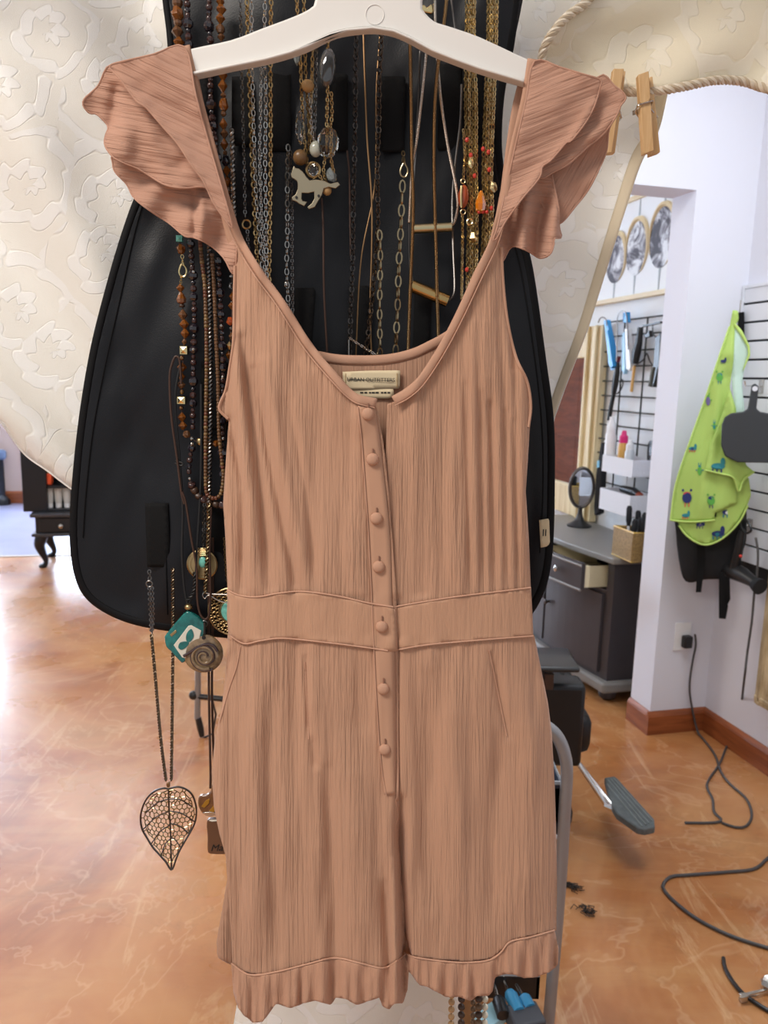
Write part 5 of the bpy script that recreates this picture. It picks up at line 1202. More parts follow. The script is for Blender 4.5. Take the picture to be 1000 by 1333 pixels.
# ================================================================== NECKLACES
NG = 'necklaces hanging on the black organizer'
def necklace(label, px, py, Y, name='necklace', cat='necklace'): return thing(name, label, cat, at(px, py, Y), NG)
_t = [(math.cos(a), math.sin(a)) for a in np.linspace(0, 2 * math.pi, 10, endpoint=False)]
def chain(parent, pts, Y, L, W_, r, m, twist=.55, name='chain', sm=True):
    """cable chain: links of length L and width W_ (pixels), wire radius r (metres)"""
    u = pxm(Y); L *= u; W_ *= u
    P2 = np.array(pts, float); P2 = crom(P2, 8) if sm and len(P2) > 2 else P2
    P = at(P2[:, 0], P2[:, 1], Y + .0006 * np.sin(P2[:, 1] / 9.0)); P = resample(P, L - 2.3 * r)
    mb = MB(); C_ = (P[1:] + P[:-1]) / 2; T_ = P[1:] - P[:-1]
    for i, (c, t) in enumerate(zip(C_, T_)):
        t = t / np.linalg.norm(t); n = np.array([0, -1.0, 0]); b = np.cross(t, n); b /= np.linalg.norm(b); n = np.cross(b, t)
        a = twist + (i % 2) * math.pi / 2 + random.uniform(-.18, .18); s = math.cos(a) * b + math.sin(a) * n; q = np.cross(t, s)
        V = []; 
        for ca, sa in _t:
            cc = c + t * ca * (L / 2 - r) + s * sa * (W_ / 2 - r); o = t * ca / max(L, W_) * W_ + s * sa; o = o / np.linalg.norm(o)
            for k in range(4):
                w = k * math.pi / 2 + .785; V.append(cc + r * (math.cos(w) * o + math.sin(w) * q))
        F = [((j * 4 + k), (j * 4 + (k + 1) % 4), (((j + 1) % 10) * 4 + (k + 1) % 4), (((j + 1) % 10) * 4 + k)) for j in range(10) for k in range(4)]
        mb.add(V, F)
    me = mb.build(name, m, parent); me.data.polygons.foreach_set('use_smooth', [True] * len(me.data.polygons)); return me
def snake(parent, pts, Y, r, m, rib=.0013, name='chain'):
    P2 = crom(np.array(pts, float), 10); P = resample(at(P2[:, 0], P2[:, 1], Y), rib / 2)
    R = np.where(np.arange(len(P)) % 2 == 0, r, r * .8); return MB().tube(P, R, 8).build(name, m, parent)
def cord(parent, pts, Y, r, m, name='cord'):
    P2 = crom(np.array(pts, float), 8); return MB().tube(at(P2[:, 0], P2[:, 1], Y), r, 8).build(name, m, parent)
def ropechain(parent, pts, Y, r, m, name='chain', pitch=.0075):
    P2 = crom(np.array(pts, float), 10); P = resample(at(P2[:, 0], P2[:, 1], Y), .0009)
    T_ = np.gradient(P, axis=0); T_ /= np.linalg.norm(T_, axis=1)[:, None]; n = np.array([0, -1.0, 0]); B = np.cross(T_, n); B /= np.linalg.norm(B, axis=1)[:, None]; N = np.cross(B, T_)
    s = np.arange(len(P)) * .0009; mb = MB()
    for k in range(2):
        ph = s / pitch * 2 * math.pi + k * math.pi; mb.tube(P + r * .6 * (np.cos(ph)[:, None] * N + np.sin(ph)[:, None] * B), r * .58, 6)
    return mb.build(name, m, parent)
_beads = {}
def bead_mesh(shape, m):
    k = (shape, m.name)
    if k in _beads: return _beads[k]
    mb = MB(); flat = False
    if shape == 'round': mb.ball((0, 0, 0), .5, 14, 10)
    elif shape == 'facet': mb.ball((0, 0, 0), .5, 8, 5); flat = True
    elif shape == 'bicone': mb.lathe((0, 0, 0), [(.1, -.5), (.5, -.04), (.5, .04), (.1, .5)], UP, 7); flat = True
    elif shape == 'cube': mb.box((0, 0, 0), X3, (.9, .9, .9)); mb.add([(-.36, -.45, -.36), (.36, -.45, -.36), (.36, -.45, .36), (-.36, -.45, .36), (0, -.62, 0)], [(0, 1, 4), (1, 2, 4), (2, 3, 4), (3, 0, 4)]); flat = True
    elif shape == 'tube': mb.lathe((0, 0, 0), [(.36, -.5), (.5, -.36), (.5, .36), (.36, .5)], UP, 12)
    elif shape == 'drop': mb.lathe((0, 0, 0), [(.1, .5), (.3, .25), (.48, -.1), (.42, -.38), (.1, -.5)], UP, 8); flat = True
    elif shape == 'nugget': mb.ball((0, 0, 0), .5, 7, 5); mb.v = [tuple(np.array(v) * (1 + .12 * math.sin(7 * v[0] + 11 * v[2]))) for v in mb.v]; flat = True
    me = bpy.data.meshes.new('bead'); me.from_pydata(mb.v, [], mb.f); me.materials.append(m)
    me.polygons.foreach_set('use_smooth', [not flat] * len(me.polygons)); me.update(); _beads[k] = me; return me
def bead(parent, shape, m, px, py, Y, w, h=None, tilt=0.0, name='bead', spin=None):
    o = bpy.data.objects.new(name, bead_mesh(shape, m)); _link(o); o.parent = parent
    o.location = at(px, py, Y) - wloc(parent); u = pxm(Y); h = h or w; o.scale = (w * u, w * u, h * u)
    o.rotation_euler = (0, tilt, 0)
    if spin is None: spin = random.uniform(0, 3)
    if shape in ('round', 'facet', 'nugget', 'bicone', 'tube', 'drop'): o.rotation_euler = (random.uniform(-.1, .1), tilt, spin)
    return o
def string_beads(parent, pts, Y, seq, gap=.4):
    """beads one after the other along a path; seq yields (shape, material, width, height) in pixels"""
    P = resample(crom(np.array(pts, float), 10), .5); i = 0.0; k = 0; n = len(P)
    while True:
        sh, m, w, h = seq(k); c = i + h / 2 / .5
        if c + h >= n: break
        q = P[int(c)]; t = P[min(int(c) + 3, n - 1)] - P[max(int(c) - 3, 0)]
        bead(parent, sh, m, q[0], q[1], Y, w, h, math.atan2(-t[0], t[1]) * 1.0); i += (h + gap) / .5; k += 1
    cord(parent, pts, Y, .0004, BLKCORD, 'string')
def seedstrand(parent, pts, Y, w, h, mats, name='seed_beads'):
    P2 = resample(crom(np.array(pts, float), 10), h); P = at(P2[:, 0], P2[:, 1], Y); u = pxm(Y)
    rest = MB()
    for i in range(len(P) - 1):
        c = (P[i] + P[i + 1]) / 2; t = P[i + 1] - P[i]; t /= np.linalg.norm(t); m = mats[int(RNG.integers(len(mats)))]; rr = w * random.uniform(.9, 1.08); hh = h * u * .94 / 2
        q = (P2[i] + P2[i + 1]) / 2
        if i < 100: bead(parent, 'tube', m, q[0], q[1], Y, rr, h * .95, math.atan2(-(P2[i + 1] - P2[i])[0], (P2[i + 1] - P2[i])[1]), 'seed_bead')
        else: rr *= u / 2; rest.lathe(c, [(rr * .7, -hh), (rr, -hh * .6), (rr, hh * .6), (rr * .7, hh)], t, 9)
    if rest.v: rest.build('seed_beads', mats[0], parent)['kind'] = 'stuff'
def clasp(parent, px, py, Y, m, s=1.0):
    u = pxm(Y) * s; c = at(px, py, Y)
    MB().tube([c + np.array([x * u, 0, z * u]) for x, z in crom([(0, 14), (1.5, 8), (4.5, 3), (5, -3), (2, -8), (-3, -7), (-5, -2), (-3.5, 4), (-1, 9)], 5)], 1.3 * u, 8).build('clasp', m, parent)
def ring(parent, px, py, Y, R, r, m, name='jump_ring'):
    u = pxm(Y); c = at(px, py, Y); MB().tube([c + np.array([R * u * math.cos(a), 0, R * u * math.sin(a)]) for a in np.linspace(0, 6.283, 18, endpoint=False)], r * u, 6, closed=True).build(name, m, parent)

# ---- left group: beads
Y1 = .747
n = necklace('long amber glass bicone necklace with two gold cubes at the left of the organizer', 262, 577, Y1)
AM = [AMBER, AMBER_D]
for q in (('facet', AMBER_D, 231, 4, 13, 12), ('nugget', AMBER, 231, 18, 15, 16), ('facet', AMBER_D, 232, 30, 11, 9), ('bicone', AMBER_D, 231, 41, 14, 14), ('bicone', AMBER, 233, 55, 13, 13), ('bicone', AMBER, 234, 68, 13, 13),
          ('bicone', AMBER, 287, 2, 10, 11), ('bicone', AMBER, 288, 12, 12, 12), ('bicone', AMBER, 287, 24, 11, 12), ('facet', AMBER_D, 287, 38, 11, 11), ('bicone', AMBER_D, 288, 48, 9, 9), ('bicone', AMBER, 289, 88, 10, 10), ('bicone', AMBER, 290, 98, 11, 13), ('bicone', AMBER, 290, 112, 11, 14), ('facet', AMBER_D, 291, 124, 7, 6),
          ('nugget', AMBER, 291, 136, 11, 16), ('facet', AMBER_D, 291, 148, 7, 7), ('bicone', AMBER, 291, 162, 10, 13), ('bicone', AMBER_D, 292, 174, 10, 11), ('bicone', AMBER, 292, 188, 10, 13), ('facet', AMBER_D, 293, 199, 6, 6), ('nugget', DARKB, 294, 209, 10, 14), ('bicone', AMBER, 295, 222, 10, 12), ('bicone', AMBER, 296, 236, 10, 12), ('facet', AMBER_D, 297, 248, 8, 9), ('bicone', AMBER, 298, 262, 10, 12),
          ('cube', TURQ, 234, 311, 8, 8), ('nugget', AMBER, 236, 324, 11, 12), ('bicone', AMBER, 235, 375, 10, 10), ('drop', AMBER, 236, 388, 13, 15), ('tube', BROWNB, 237, 398, 7, 4), ('bicone', AMBER_D, 238, 410, 12, 13), ('bicone', AMBER, 240, 422, 12, 12), ('bicone', AMBER, 241, 434, 12, 12), ('bicone', AMBER_D, 240, 445, 7, 8), ('cube', PALEGOLD, 240, 456, 10, 11), ('facet', BRONZE, 237, 466, 6, 6), ('bicone', AMBER, 237, 478, 12, 11), ('bicone', AMBER, 236, 490, 11, 10), ('bicone', AMBER_D, 236, 501, 11, 10), ('facet', BRONZE, 237, 510, 6, 6), ('cube', PALEGOLD, 237, 521, 11, 10), ('facet', BRONZE, 236, 531, 6, 5), ('bicone', AMBER, 237, 543, 11, 12), ('bicone', AMBER, 238, 554, 11, 11), ('nugget', AMBER_D, 243, 565, 10, 10), ('facet', SILVER, 250, 571, 5, 5), ('tube', ANTIQ, 261, 575, 10, 9), ('nugget', AMBER, 281, 577, 11, 9),
          ('facet', SILVER, 301, 360, 5, 5), ('nugget', CRYSTAL, 302, 372, 8, 9), ('bicone', AMBER, 303, 386, 9, 11), ('bicone', AMBER, 302, 398, 9, 10), ('nugget', CARNEL, 300, 418, 10, 11), ('facet', SILVER, 301, 428, 5, 5), ('bicone', AMBER_D, 302, 438, 9, 10), ('bicone', ANTIQ, 299, 450, 9, 10), ('bicone', AMBER, 298, 462, 9, 10), ('nugget', AMBER_D, 295, 545, 9, 9)):
    bead(n, q[0], q[1], q[2], q[3], Y1, q[4], q[5])
cord(n, [(232, -20), (232, 40), (234, 80), (228, 200), (234, 311), (237, 330)], Y1, .0005, LEATHER, 'string'); cord(n, [(235, 370), (240, 430), (237, 500), (238, 556), (250, 571), (262, 577), (281, 577), (293, 560), (298, 470), (302, 370), (292, 190), (289, 80), (287, -20)], Y1, .0005, LEATHER, 'string')
chain(n, [(237, 332), (238, 345)], Y1, 6, 5, .0005, PALEGOLD); clasp(n, 238, 352, Y1, PALEGOLD, .9); chain(n, [(236, 358), (235, 372)], Y1, 5, 4, .0005, PALEGOLD)
def darkseq(k): return [('facet', DARKB, 11, 11), ('facet', PLUMB, 6, 6), ('round', PLUMB, 8, 8), ('facet', DARKB, 7, 7), ('tube', PLUMB, 6, 6), ('facet', DARKB, 13, 13), ('round', DARKB, 6, 6), ('facet', PLUMB, 9, 9)][k % 8]
Y2 = .744
n = necklace('long black faceted glass bead necklace beside the amber one', 275, 655, Y2)
string_beads(n, [(243, -16), (245, 40), (247, 75)], Y2, darkseq); string_beads(n, [(248, 312), (253, 400), (252, 470), (251, 560)], Y2, darkseq)
string_beads(n, [(251, 578), (247, 600), (246, 622)], Y2, darkseq)
string_beads(n, [(248, 628), (256, 642), (268, 652), (284, 657), (300, 657)], Y2, lambda k: ('tube', [BROWNB, PLUMB][k % 3 == 0], 10, 8))
string_beads(n, [(273, -12), (272, 30), (275, 60)], Y2, darkseq); string_beads(n, [(274, 90), (275, 140), (281, 190), (286, 260)], Y2, darkseq); string_beads(n, [(284, 335), (288, 420), (290, 480), (289, 560), (291, 640)], Y2, darkseq)
for q in ((252, 455), (252, 354), (288, 424), (290, 491), (250, 578), (247, 623), (291, 571)): bead(n, 'facet', SILVER, q[0], q[1], Y2 - .003, 4.5)
Y3 = .741
n = necklace('brown seed bead necklace hanging in a narrow loop at the left', 280, 648, Y3)
SD = [WOODB, WOODB, mat('rust_seed_bead', (.15, .05, .026), .35), mat('ochre_seed_bead', (.22, .13, .05), .35)]
seedstrand(n, [(259, 300), (263, 340), (267, 378), (269, 460), (268, 560), (268, 630), (271, 645), (280, 649), (288, 642), (291, 620), (289, 600), (285, 560), (284, 500), (281, 430), (279, 380), (276, 330)], Y3, 5.2, 4.4, SD)
Y4 = .743
n = necklace('grey rope chain necklace ending in a round brass disc with a turquoise stone', 262, 750, Y4)
ropechain(n, [(272, 310), (273, 400), (274, 520), (272, 640), (271, 715)], Y4, .0023, GUN); chain(n, [(266, 655), (265, 690), (264, 712)], Y4, 6, 5, .0006, GUN)
ropechain(n, [(272, 655), (271, 700), (269, 735), (267, 772)], Y4 - .004, .0018, mat('dark_antique_brass', (.2, .15, .085), .36, 1))
dc = at(263, 735, Y4 + .004); dm = MB(); dm.lathe(dc + np.array([0, .002, 0]), [(.0155, 0), (.0155, .0016), (.0142, .0022), (.0142, .0016), (.0128, .0016), (.0128, .0023), (.0114, .0023), (.0114, .0016), (.010, .0017), (0, .0018)], (0, -1, 0), 40)
pdm = dm.build('disc', ANTIQ, n); MB().ball(at(264, 732, Y4 + .0006), .0045, 16, 10, (.95, .5, 1.25)).build('turquoise_stone', TURQ, pdm)
for zz in range(5): MB().tube([at(257, 714 + zz * 2.2, Y4 + .002), at(268, 714 + zz * 2.2, Y4 + .002)], .0007, 6).build('coil_wire', ANTIQ, pdm)
Y5 = .739
n = necklace('brown leather cord necklace with round brown spiral pendant', 264, 880, Y5)
cord(n, [(237, 640), (242, 655), (249, 700), (256, 740), (257, 780), (261, 800), (268, 806), (273, 796), (274, 760), (273, 720), (275, 660)], Y5, .0011, LEATHER); cord(n, [(225, 470), (221, 490), (223, 540), (231, 600), (236, 640), (240, 656)], Y5, .0011, LEATHER)
cord(n, [(225, 470), (229, 464), (234, 470), (236, 500)], Y5, .0011, LEATHER)
ring(n, 266, 812, Y5, 4, 1, GUN); cord(n, [(266, 810), (266, 826)], Y5 - .002, .0012, DARKM, 'bail')
sp_c = at(264, 851, Y5 - .002)
spm = MB().lathe(sp_c + np.array([0, .004, 0]), [(.018, 0), (.0202, .0015), (.0202, .0035), (.0185, .0052), (.014, .0062), (0, .0065)], (0, -1, 0), 40).build('pendant_disc', SHELLC, n)
def spiral(r0, r1, t0, t1, r, m, nm):
    a = np.linspace(t0, t1, 60); R = np.linspace(r0, r1, 60); MB().tube([sp_c + np.array([.002 + q * math.cos(w), -.0024 - .0006 * (1 - q / .02), q * math.sin(w) - .002]) for q, w in zip(R, a)], np.linspace(r * .6, r, 60), 8).build(nm, m, spm)
spiral(.002, .0135, 0, 11.4, .0018, SHELLC, 'raised_spiral'); spiral(.004, .0155, .2, 11.6, .0011, PLUMG, 'groove_glaze')
MB().tube([sp_c + np.array([a, -.0026, b]) for a, b in crom([(-.0185, -.002), (-.012, .002), (-.004, .0075), (.004, .011), (.011, .010), (.0155, .004)], 5)], .0016, 8).build('groove_glaze', PLUMG, spm)
MB().lathe(at(265.5, 830, Y5 - .0075), [(.002, 0), (.002, .0006)], (0, -1, 0), 14).build('cord_hole', INK, spm)
Y6 = .742
n = necklace('black cord necklace with teal glazed square tile pendant', 242, 868, Y6)
cord(n, [(236, 470), (228, 520), (234, 600), (238, 660), (237, 720), (240, 765), (244, 786)], Y6, .0012, BLKCORD); cord(n, [(262, 500), (262, 600), (260, 660), (256, 720), (254, 765), (247, 784)], Y6, .0012, BLKCORD)
cord(n, [(229, 600), (238, 603), (236, 606), (228, 603)], Y6 - .002, .001, BLKCORD, 'knot')
ropechain(n, [(253, 745), (253, 765), (249, 776), (243, 782)], Y6 - .001, .0016, BLKCORD, 'knot')
bead(n, 'round', ANTIQ, 245.5, 790, Y6 - .002, 11, 9)
cord(n, [(246, 795), (247, 806)], Y6 - .003, .0013, BLKCORD, 'bail')
tile = [(214, 831), (216, 826), (238, 800), (247, 797), (262, 808), (267, 816), (262, 836), (240, 862), (234, 861), (222, 848), (216, 842)]
til = pxslab('tile', crom(tile, 2, True), Y6 - .006, .006, TEAL, n, .0016)
inn = pxslab('inset', [(226, 840), (245, 815), (249, 814), (262, 821), (258, 838), (241, 857), (237, 856)], Y6 - .0066, .002, BONE, til, .0004)
for q in ([(232, 843), (234, 837), (240, 835), (246, 837), (242, 843), (236, 846)], [(242, 832), (243, 825), (248, 819), (251, 822), (252, 829), (248, 835), (244, 836)]): pxslab('leaf_motif', crom(q, 4, True), Y6 - .0072, .001, TEAL, inn, .0003)
pxslab('rust_spot', [(221, 826), (229, 820), (230, 823), (223, 829)], Y6 - .0064, .001, ANTIQ, til, .0003)
Y7 = .738
LEAFM = mat('dark_bronze_chain', (.17, .13, .09), .34, 1)
n = necklace('dark chain necklace with a large openwork metal leaf pendant', 223, 1132, Y7)
chain(n, [(194, 742), (195, 755)], Y7, 7, 6, .0007, GUN); ring(n, 194.5, 760, Y7, 4, 1.1, GUN)
chain(n, [(194, 764), (196, 800), (197, 822)], Y7, 6, 5.5, .0008, GUN); chain(n, [(198, 764), (199, 800), (198, 824)], Y7 + .003, 6, 5.5, .0008, GUN)
ropechain(n, [(197, 826), (202, 880), (209, 960), (216, 1016)], Y7, .0016, LEAFM, pitch=.0062); ropechain(n, [(225, 740), (225, 840), (224, 940), (223, 1016)], Y7, .0016, LEAFM, pitch=.0062)
bead(n, 'tube', BRONZE, 219.2, 1021, Y7, 5, 7, name='bail')
LO = [(219, 1027), (226, 1025), (234, 1024.5), (244, 1028.5), (251, 1036), (255, 1048), (255.7, 1058), (254, 1070), (249, 1081), (242, 1093), (234, 1107), (229, 1119), (223.5, 1132.5), (216, 1122), (208, 1113), (199, 1103), (191, 1090), (185, 1079), (183, 1066), (184.5, 1055), (189, 1043), (196, 1034), (205, 1028), (214, 1026)]
lp = resample(crom(LO, 4, True), 2.5, True)
ly = lambda x, y: Y7 - .0035 + .003 * (np.abs(np.asarray(x) - 220) / 36) ** 2 - .0035 * ((np.asarray(y) - 1078) / 54) ** 2 + .004
mid = [(219.5, 1027), (220, 1050), (222, 1080), (222.5, 1105), (223.4, 1131)]
lm = MB(); A2 = lambda P: at(np.array(P)[:, 0], np.array(P)[:, 1], ly(np.array(P)[:, 0], np.array(P)[:, 1]))
lm.tube(A2(lp), .0010, 6, closed=True); lm.build('leaf_edge', DARKM, n)
lm = MB(); lm.tube(A2(resample(crom(mid, 5), 3)), .0009, 6)
for k, (y0, x1, y1) in enumerate(((1040, 190, 1058), (1056, 186, 1080), (1074, 196, 1100), (1092, 210, 1114), (1040, 250, 1050), (1056, 254, 1070), (1072, 247, 1086), (1090, 236, 1104))):
    lm.tube(A2(resample(crom([(220 + (y0 - 1030) * .03, y0), ((220 + x1) / 2, (y0 + y1) / 2 - 4), (x1, y1)], 5), 3)), .0007, 5)
lm.build('leaf_vein', DARKM, n)
gx, gy = np.meshgrid(np.arange(180, 262, 6.0), np.arange(1020, 1136, 5.6)); gx[1::2] += 3; gx = gx.ravel() + RNG.normal(0, .9, gx.size); gy = gy.ravel() + RNG.normal(0, .9, gy.size) - np.abs(gx - 220) * .18
ok = inside(gx, gy, lp); r_ = delaunay_2d_cdt([Vector((a, b)) for a, b in zip(gx[ok], gy[ok])], [], [], 0, 1e-4)
vv = np.array([tuple(p) for p in r_[0]]); eg = {}; cen = []
for fi, f in enumerate(r_[2]):
    cen.append(vv[list(f)].mean(0))
    for a in range(3): eg.setdefault(tuple(sorted((f[a], f[(a + 1) % 3]))), []).append(fi)
lm = MB()
for e, fs in eg.items():
    if len(fs) == 2:
        P = np.array([cen[fs[0]], cen[fs[1]]])
        if np.hypot(*(P[0] - P[1])) < 9: lm.tube(A2(P), .00055, 4, False)
    else:
        P = np.array([cen[fs[0]], lp[np.argmin(np.hypot(*(lp - cen[fs[0]]).T))]])
        if np.hypot(*(P[0] - P[1])) < 9: lm.tube(A2(P), .00055, 4, False)
lm.build('leaf_lattice', mat('leaf_brass', (.3, .24, .13), .22, 1), n)
Y8 = .746
n = necklace('filigree round pendant with turquoise centre half hidden by the romper waist', 296, 830, Y8)
fc = at(303, 796, Y8); fm = MB()
for R in (.0125, .0245): fm.tube([fc + np.array([R * math.cos(a), 0, R * math.sin(a)]) for a in np.linspace(0, 6.283, 40, endpoint=False)], .0009, 6, closed=True)
for k in range(26):
    a = k * 6.283 / 26
    for R, rr in ((.0155, .0017), (.0192, .0021), (.0226, .0017)):
        fm.tube([fc + np.array([R * math.cos(a + R * 60) + rr * math.cos(b), 0, R * math.sin(a + R * 60) + rr * math.sin(b)]) for b in np.linspace(0, 6.283, 8, endpoint=False)], .0006, 4, closed=True)
fm.build('filigree', ANTIQ, n); MB().lathe(fc + np.array([0, .002, 0]), [(.0122, 0), (.0118, .002), (.0108, .0036), (0, .0046)], (0, -1, 0), 32).build('turquoise_centre', TURQ, n)
mb = MB()
for k in range(10): a = random.uniform(0, 6.28); q = random.uniform(.002, .008); mb.ball(fc + np.array([q * math.cos(a), -.003, q * math.sin(a)]), .0011, 8, 6)
mb.build('gold_dots', ANTIQ, n)
mb = MB(); pinp = crom([(300, 774), (272, 773), (267, 770), (264, 775), (267, 779), (272, 775), (285, 782), (300, 786)], 6); mb.tube(at(pinp[:, 0], pinp[:, 1], Y8 - .006), .0006, 6); mb.build('safety_pin', SILVER, n)
chain(n, [(292, 700), (294, 740), (298, 770)], Y8, 5, 4, .0005, ANTIQ)
Y9 = .748
n = necklace('long dark brown double cord with amber glass butterfly pendant', 268, 1063, Y9)
cord(n, [(272, 700), (272, 800), (272, 900), (274, 1000), (274, 1026)], Y9, .0013, LEATHER)
pn = pxslab('glass_pendant', crom([(258, 1040), (262, 1036), (270, 1035), (274, 1030), (276, 1022), (282, 1022), (292, 1032), (296, 1050), (288, 1062), (276, 1062), (264, 1060), (258, 1050)], 3, True), Y9 - .004, .005, AMBER_D, n, .0016)
pxslab('amber_fleck', [(262, 1050), (268, 1042), (273, 1040), (272, 1046), (266, 1052)], Y9 - .005, .0012, mat('ochre_glass', (.35, .17, .02), .1), pn, .0003); pxslab('amber_fleck', [(272, 1056), (280, 1046), (284, 1050), (278, 1058)], Y9 - .005, .0012, MATS['ochre_glass'], pn, .0003)
pxslab('silver_foil', [(264, 1058), (276, 1057), (285, 1060), (276, 1063), (268, 1062)], Y9 - .005, .0014, SILVER, pn, .0003)
n = necklace('long dark cord with a rectangular brown clay pendant marked in black script', 288, 1112, Y9 + .004)
cord(n, [(277, 700), (277, 800), (276, 900), (279, 1000), (284, 1072)], Y9 + .004, .0013, LEATHER)
cp = pxslab('clay_pendant', crom([(269, 1072), (274, 1067), (300, 1068), (306, 1074), (306, 1108), (300, 1112), (274, 1112), (270, 1106), (270, 1090)], 3, True), Y9 - .002, .006, CLAY, n, .0015)
pxslab('pale_rim', [(272, 1068.5), (280, 1067.5), (284, 1069), (276, 1070)], Y9 - .003, .0012, BONE, cp, .0003)
text('script_mark', 'Mau', .011, at(285, 1104, Y9 - .0024), (1, 0, .06), (0, 0, 1), INK, cp, .35)

# ---- middle groups: chains
Y10 = .742
n = necklace('fine grey cable chain necklace ending in a small ring at the left of the neckline', 321, 300, Y10)
chain(n, [(313, -14), (314, 60), (316, 150), (318, 220), (319, 284)], Y10, 6.5, 5, .0006, GUN); ring(n, 321, 292, Y10, 5, 1.1, ANTIQ); chain(n, [(322, 299), (323, 320), (325, 345)], Y10, 6.5, 5, .0006, GUN)
n = necklace('thick gold cable chain necklace with strands left and right of the first black loop', 336, 380, Y10 - .002)
chain(n, [(321, -14), (323, 60), (326, 150), (329, 230), (333, 310), (338, 380)], Y10 - .002, 8, 6.5, .0008, GOLD); chain(n, [(353, -14), (352, 60), (352, 140), (352, 220), (351, 300), (350, 385)], Y10 - .002, 8, 6.5, .0008, GOLD)
n = necklace('silver oval link necklace lying along the thick gold chain', 342, 370, Y10 - .004)
chain(n, [(327, -14), (328, 60), (329, 120), (331, 190), (334, 260), (340, 330), (343, 380)], Y10 - .004, 9, 6, .0006, SILVER); chain(n, [(345, -14), (344, 60), (346, 130), (345, 200), (346, 280), (347, 370)], Y10 - .004, 9, 6, .0006, SILVER)
n = necklace('fine silver chain with small square crystals in the second strand bundle', 341, 240, Y10 - .006)
chain(n, [(340, 88), (339, 150), (338, 200), (340, 270), (345, 360)], Y10 - .005, 6, 4.5, .0005, SILVER)
for yy in (200, 222, 238): bead(n, 'cube', CRYSTAL, 339, yy, Y10 - .007, 5, 5)
n = necklace('silver twisted rope chain necklace just inside the left strap', 304, 290, Y10)
ropechain(n, [(302, 168), (303, 200), (304, 250), (306, 310)], Y10, .0021, mat('dull_silver', (.4, .39, .37), .3, 1), pitch=.008)
n = necklace('silver and grey double link chain necklace hooked on the loop at mid left', 378, 400, Y10)
chain(n, [(375, 188), (374, 230), (374, 300), (373, 350), (376, 410)], Y10 - .003, 10, 7, .0007, mat('dull_silver', (.4, .39, .37), .3, 1)); chain(n, [(378, 196), (380, 260), (380, 330), (381, 410)], Y10, 6, 5, .0006, GUN); bead(n, 'tube', SILVER, 372.5, 370, Y10 - .005, 5, 6, name='crystal_bead')
# gold stone necklace and the horse
Y11 = .737
n = necklace('gold chain necklace strung with clear crystals and brown stones near the hanger centre', 420, 262, Y11)
chain(n, [(386, -14), (388, 40), (391, 80), (393, 130), (396, 180), (400, 215)], Y11, 7, 5.5, .0007, GOLD); chain(n, [(395, -14), (397, 50), (398, 100), (402, 160), (402, 200)], Y11 + .002, 7, 5.5, .0007, GOLD)
chain(n, [(427, 50), (427, 90), (426, 130), (425, 165)], Y11 - .002, 7, 5.5, .0008, GOLD); chain(n, [(431, 120), (432, 150), (428, 185), (436, 235)], Y11, 7, 5.5, .0007, GOLD); chain(n, [(424, 200), (421, 222), (425, 238)], Y11, 6, 5, .0006, GOLD)
bead(n, 'round', mat('cork_bead', (.45, .26, .1), .5, vary=.3, vscale=300), 401, 112, Y11 - .004, 15, 14); bead(n, 'nugget', CRYSTAL, 391, 165, Y11 - .003, 12, 38); bead(n, 'nugget', mat('grey_crystal', (.3, .33, .33), .06, trans=.4), 387, 72, Y11, 9, 22)
bead(n, 'round', mat('brown_carved_bead', (.16, .085, .03), .35, vary=.4, vscale=200), 391, 205, Y11 - .003, 18, 18); bead(n, 'round', mat('grey_pearl', (.45, .46, .38), .12, coat=.6), 411, 194, Y11 - .004, 15, 19); bead(n, 'facet', CRYSTAL, 427, 186, Y11 - .004, 27, 36, .12)
bead(n, 'nugget', CRYSTAL, 408, 221, Y11 - .003, 12, 15); bead(n, 'round', MATS['cork_bead'], 426, 248, Y11 - .001, 11, 12); bead(n, 'nugget', MATS['grey_crystal'], 431, 228, Y11, 12, 18, .5)
Y12 = .735
bead(n, 'round', SMOKE, 427, 89, Y11 + .001, 22, 46)
n = necklace('mixed metal chain necklace with a flat cut out horse pendant', 400, 272, Y12)
chain(n, [(407, 60), (406, 110), (403, 160), (406, 188)], Y12, 8, 5.5, .0007, ANTIQ); chain(n, [(412, 55), (411, 110), (410, 150), (409, 185)], Y12 + .003, 6, 5, .0008, GUN); chain(n, [(404, 128), (405, 160), (408, 184)], Y12 - .001, 8, 5, .0006, SILVER)
ring(n, 408, 221, Y12, 8, 1.6, ANTIQ); chain(n, [(402, 226), (407, 232), (415, 228), (420, 236)], Y12, 6, 5, .0006, GOLD)
HO = [(378.5, 227), (381, 220), (382.5, 215.5), (385, 218.5), (389, 219), (394, 223), (399, 230), (403, 234.5), (412, 233.5), (422, 235), (430, 239), (440, 236.5), (443, 240.5), (437, 245.5), (428, 243.5), (421.5, 245.5), (419, 254), (413.5, 263), (410, 269.5), (402, 272.5), (400, 269.5), (406, 264.5), (409.3, 258), (409, 249.5), (401, 251.5), (393, 251), (392.5, 258), (394, 261.5), (400, 262.5), (396, 268.5), (389, 265), (386, 262.5), (380.5, 260.5), (379.5, 257), (385, 252.5), (387.5, 246), (387.5, 239), (386.5, 235.5), (383, 233), (379.5, 231)]
hp = pxslab('horse_pendant', np.array(HO), Y12 - .004, .0022, mat('aged_brass_plate', (.36, .31, .22), .42, 1), n, .0005)
pass
for q in ((386, 257, 2), (415, 255, 2)): MB().lathe(at(q[0], q[1], Y12 - .0044), [(.0012, 0), (.0012, .0004)], (0, -1, 0), 10).build('cut_out', INK, hp)
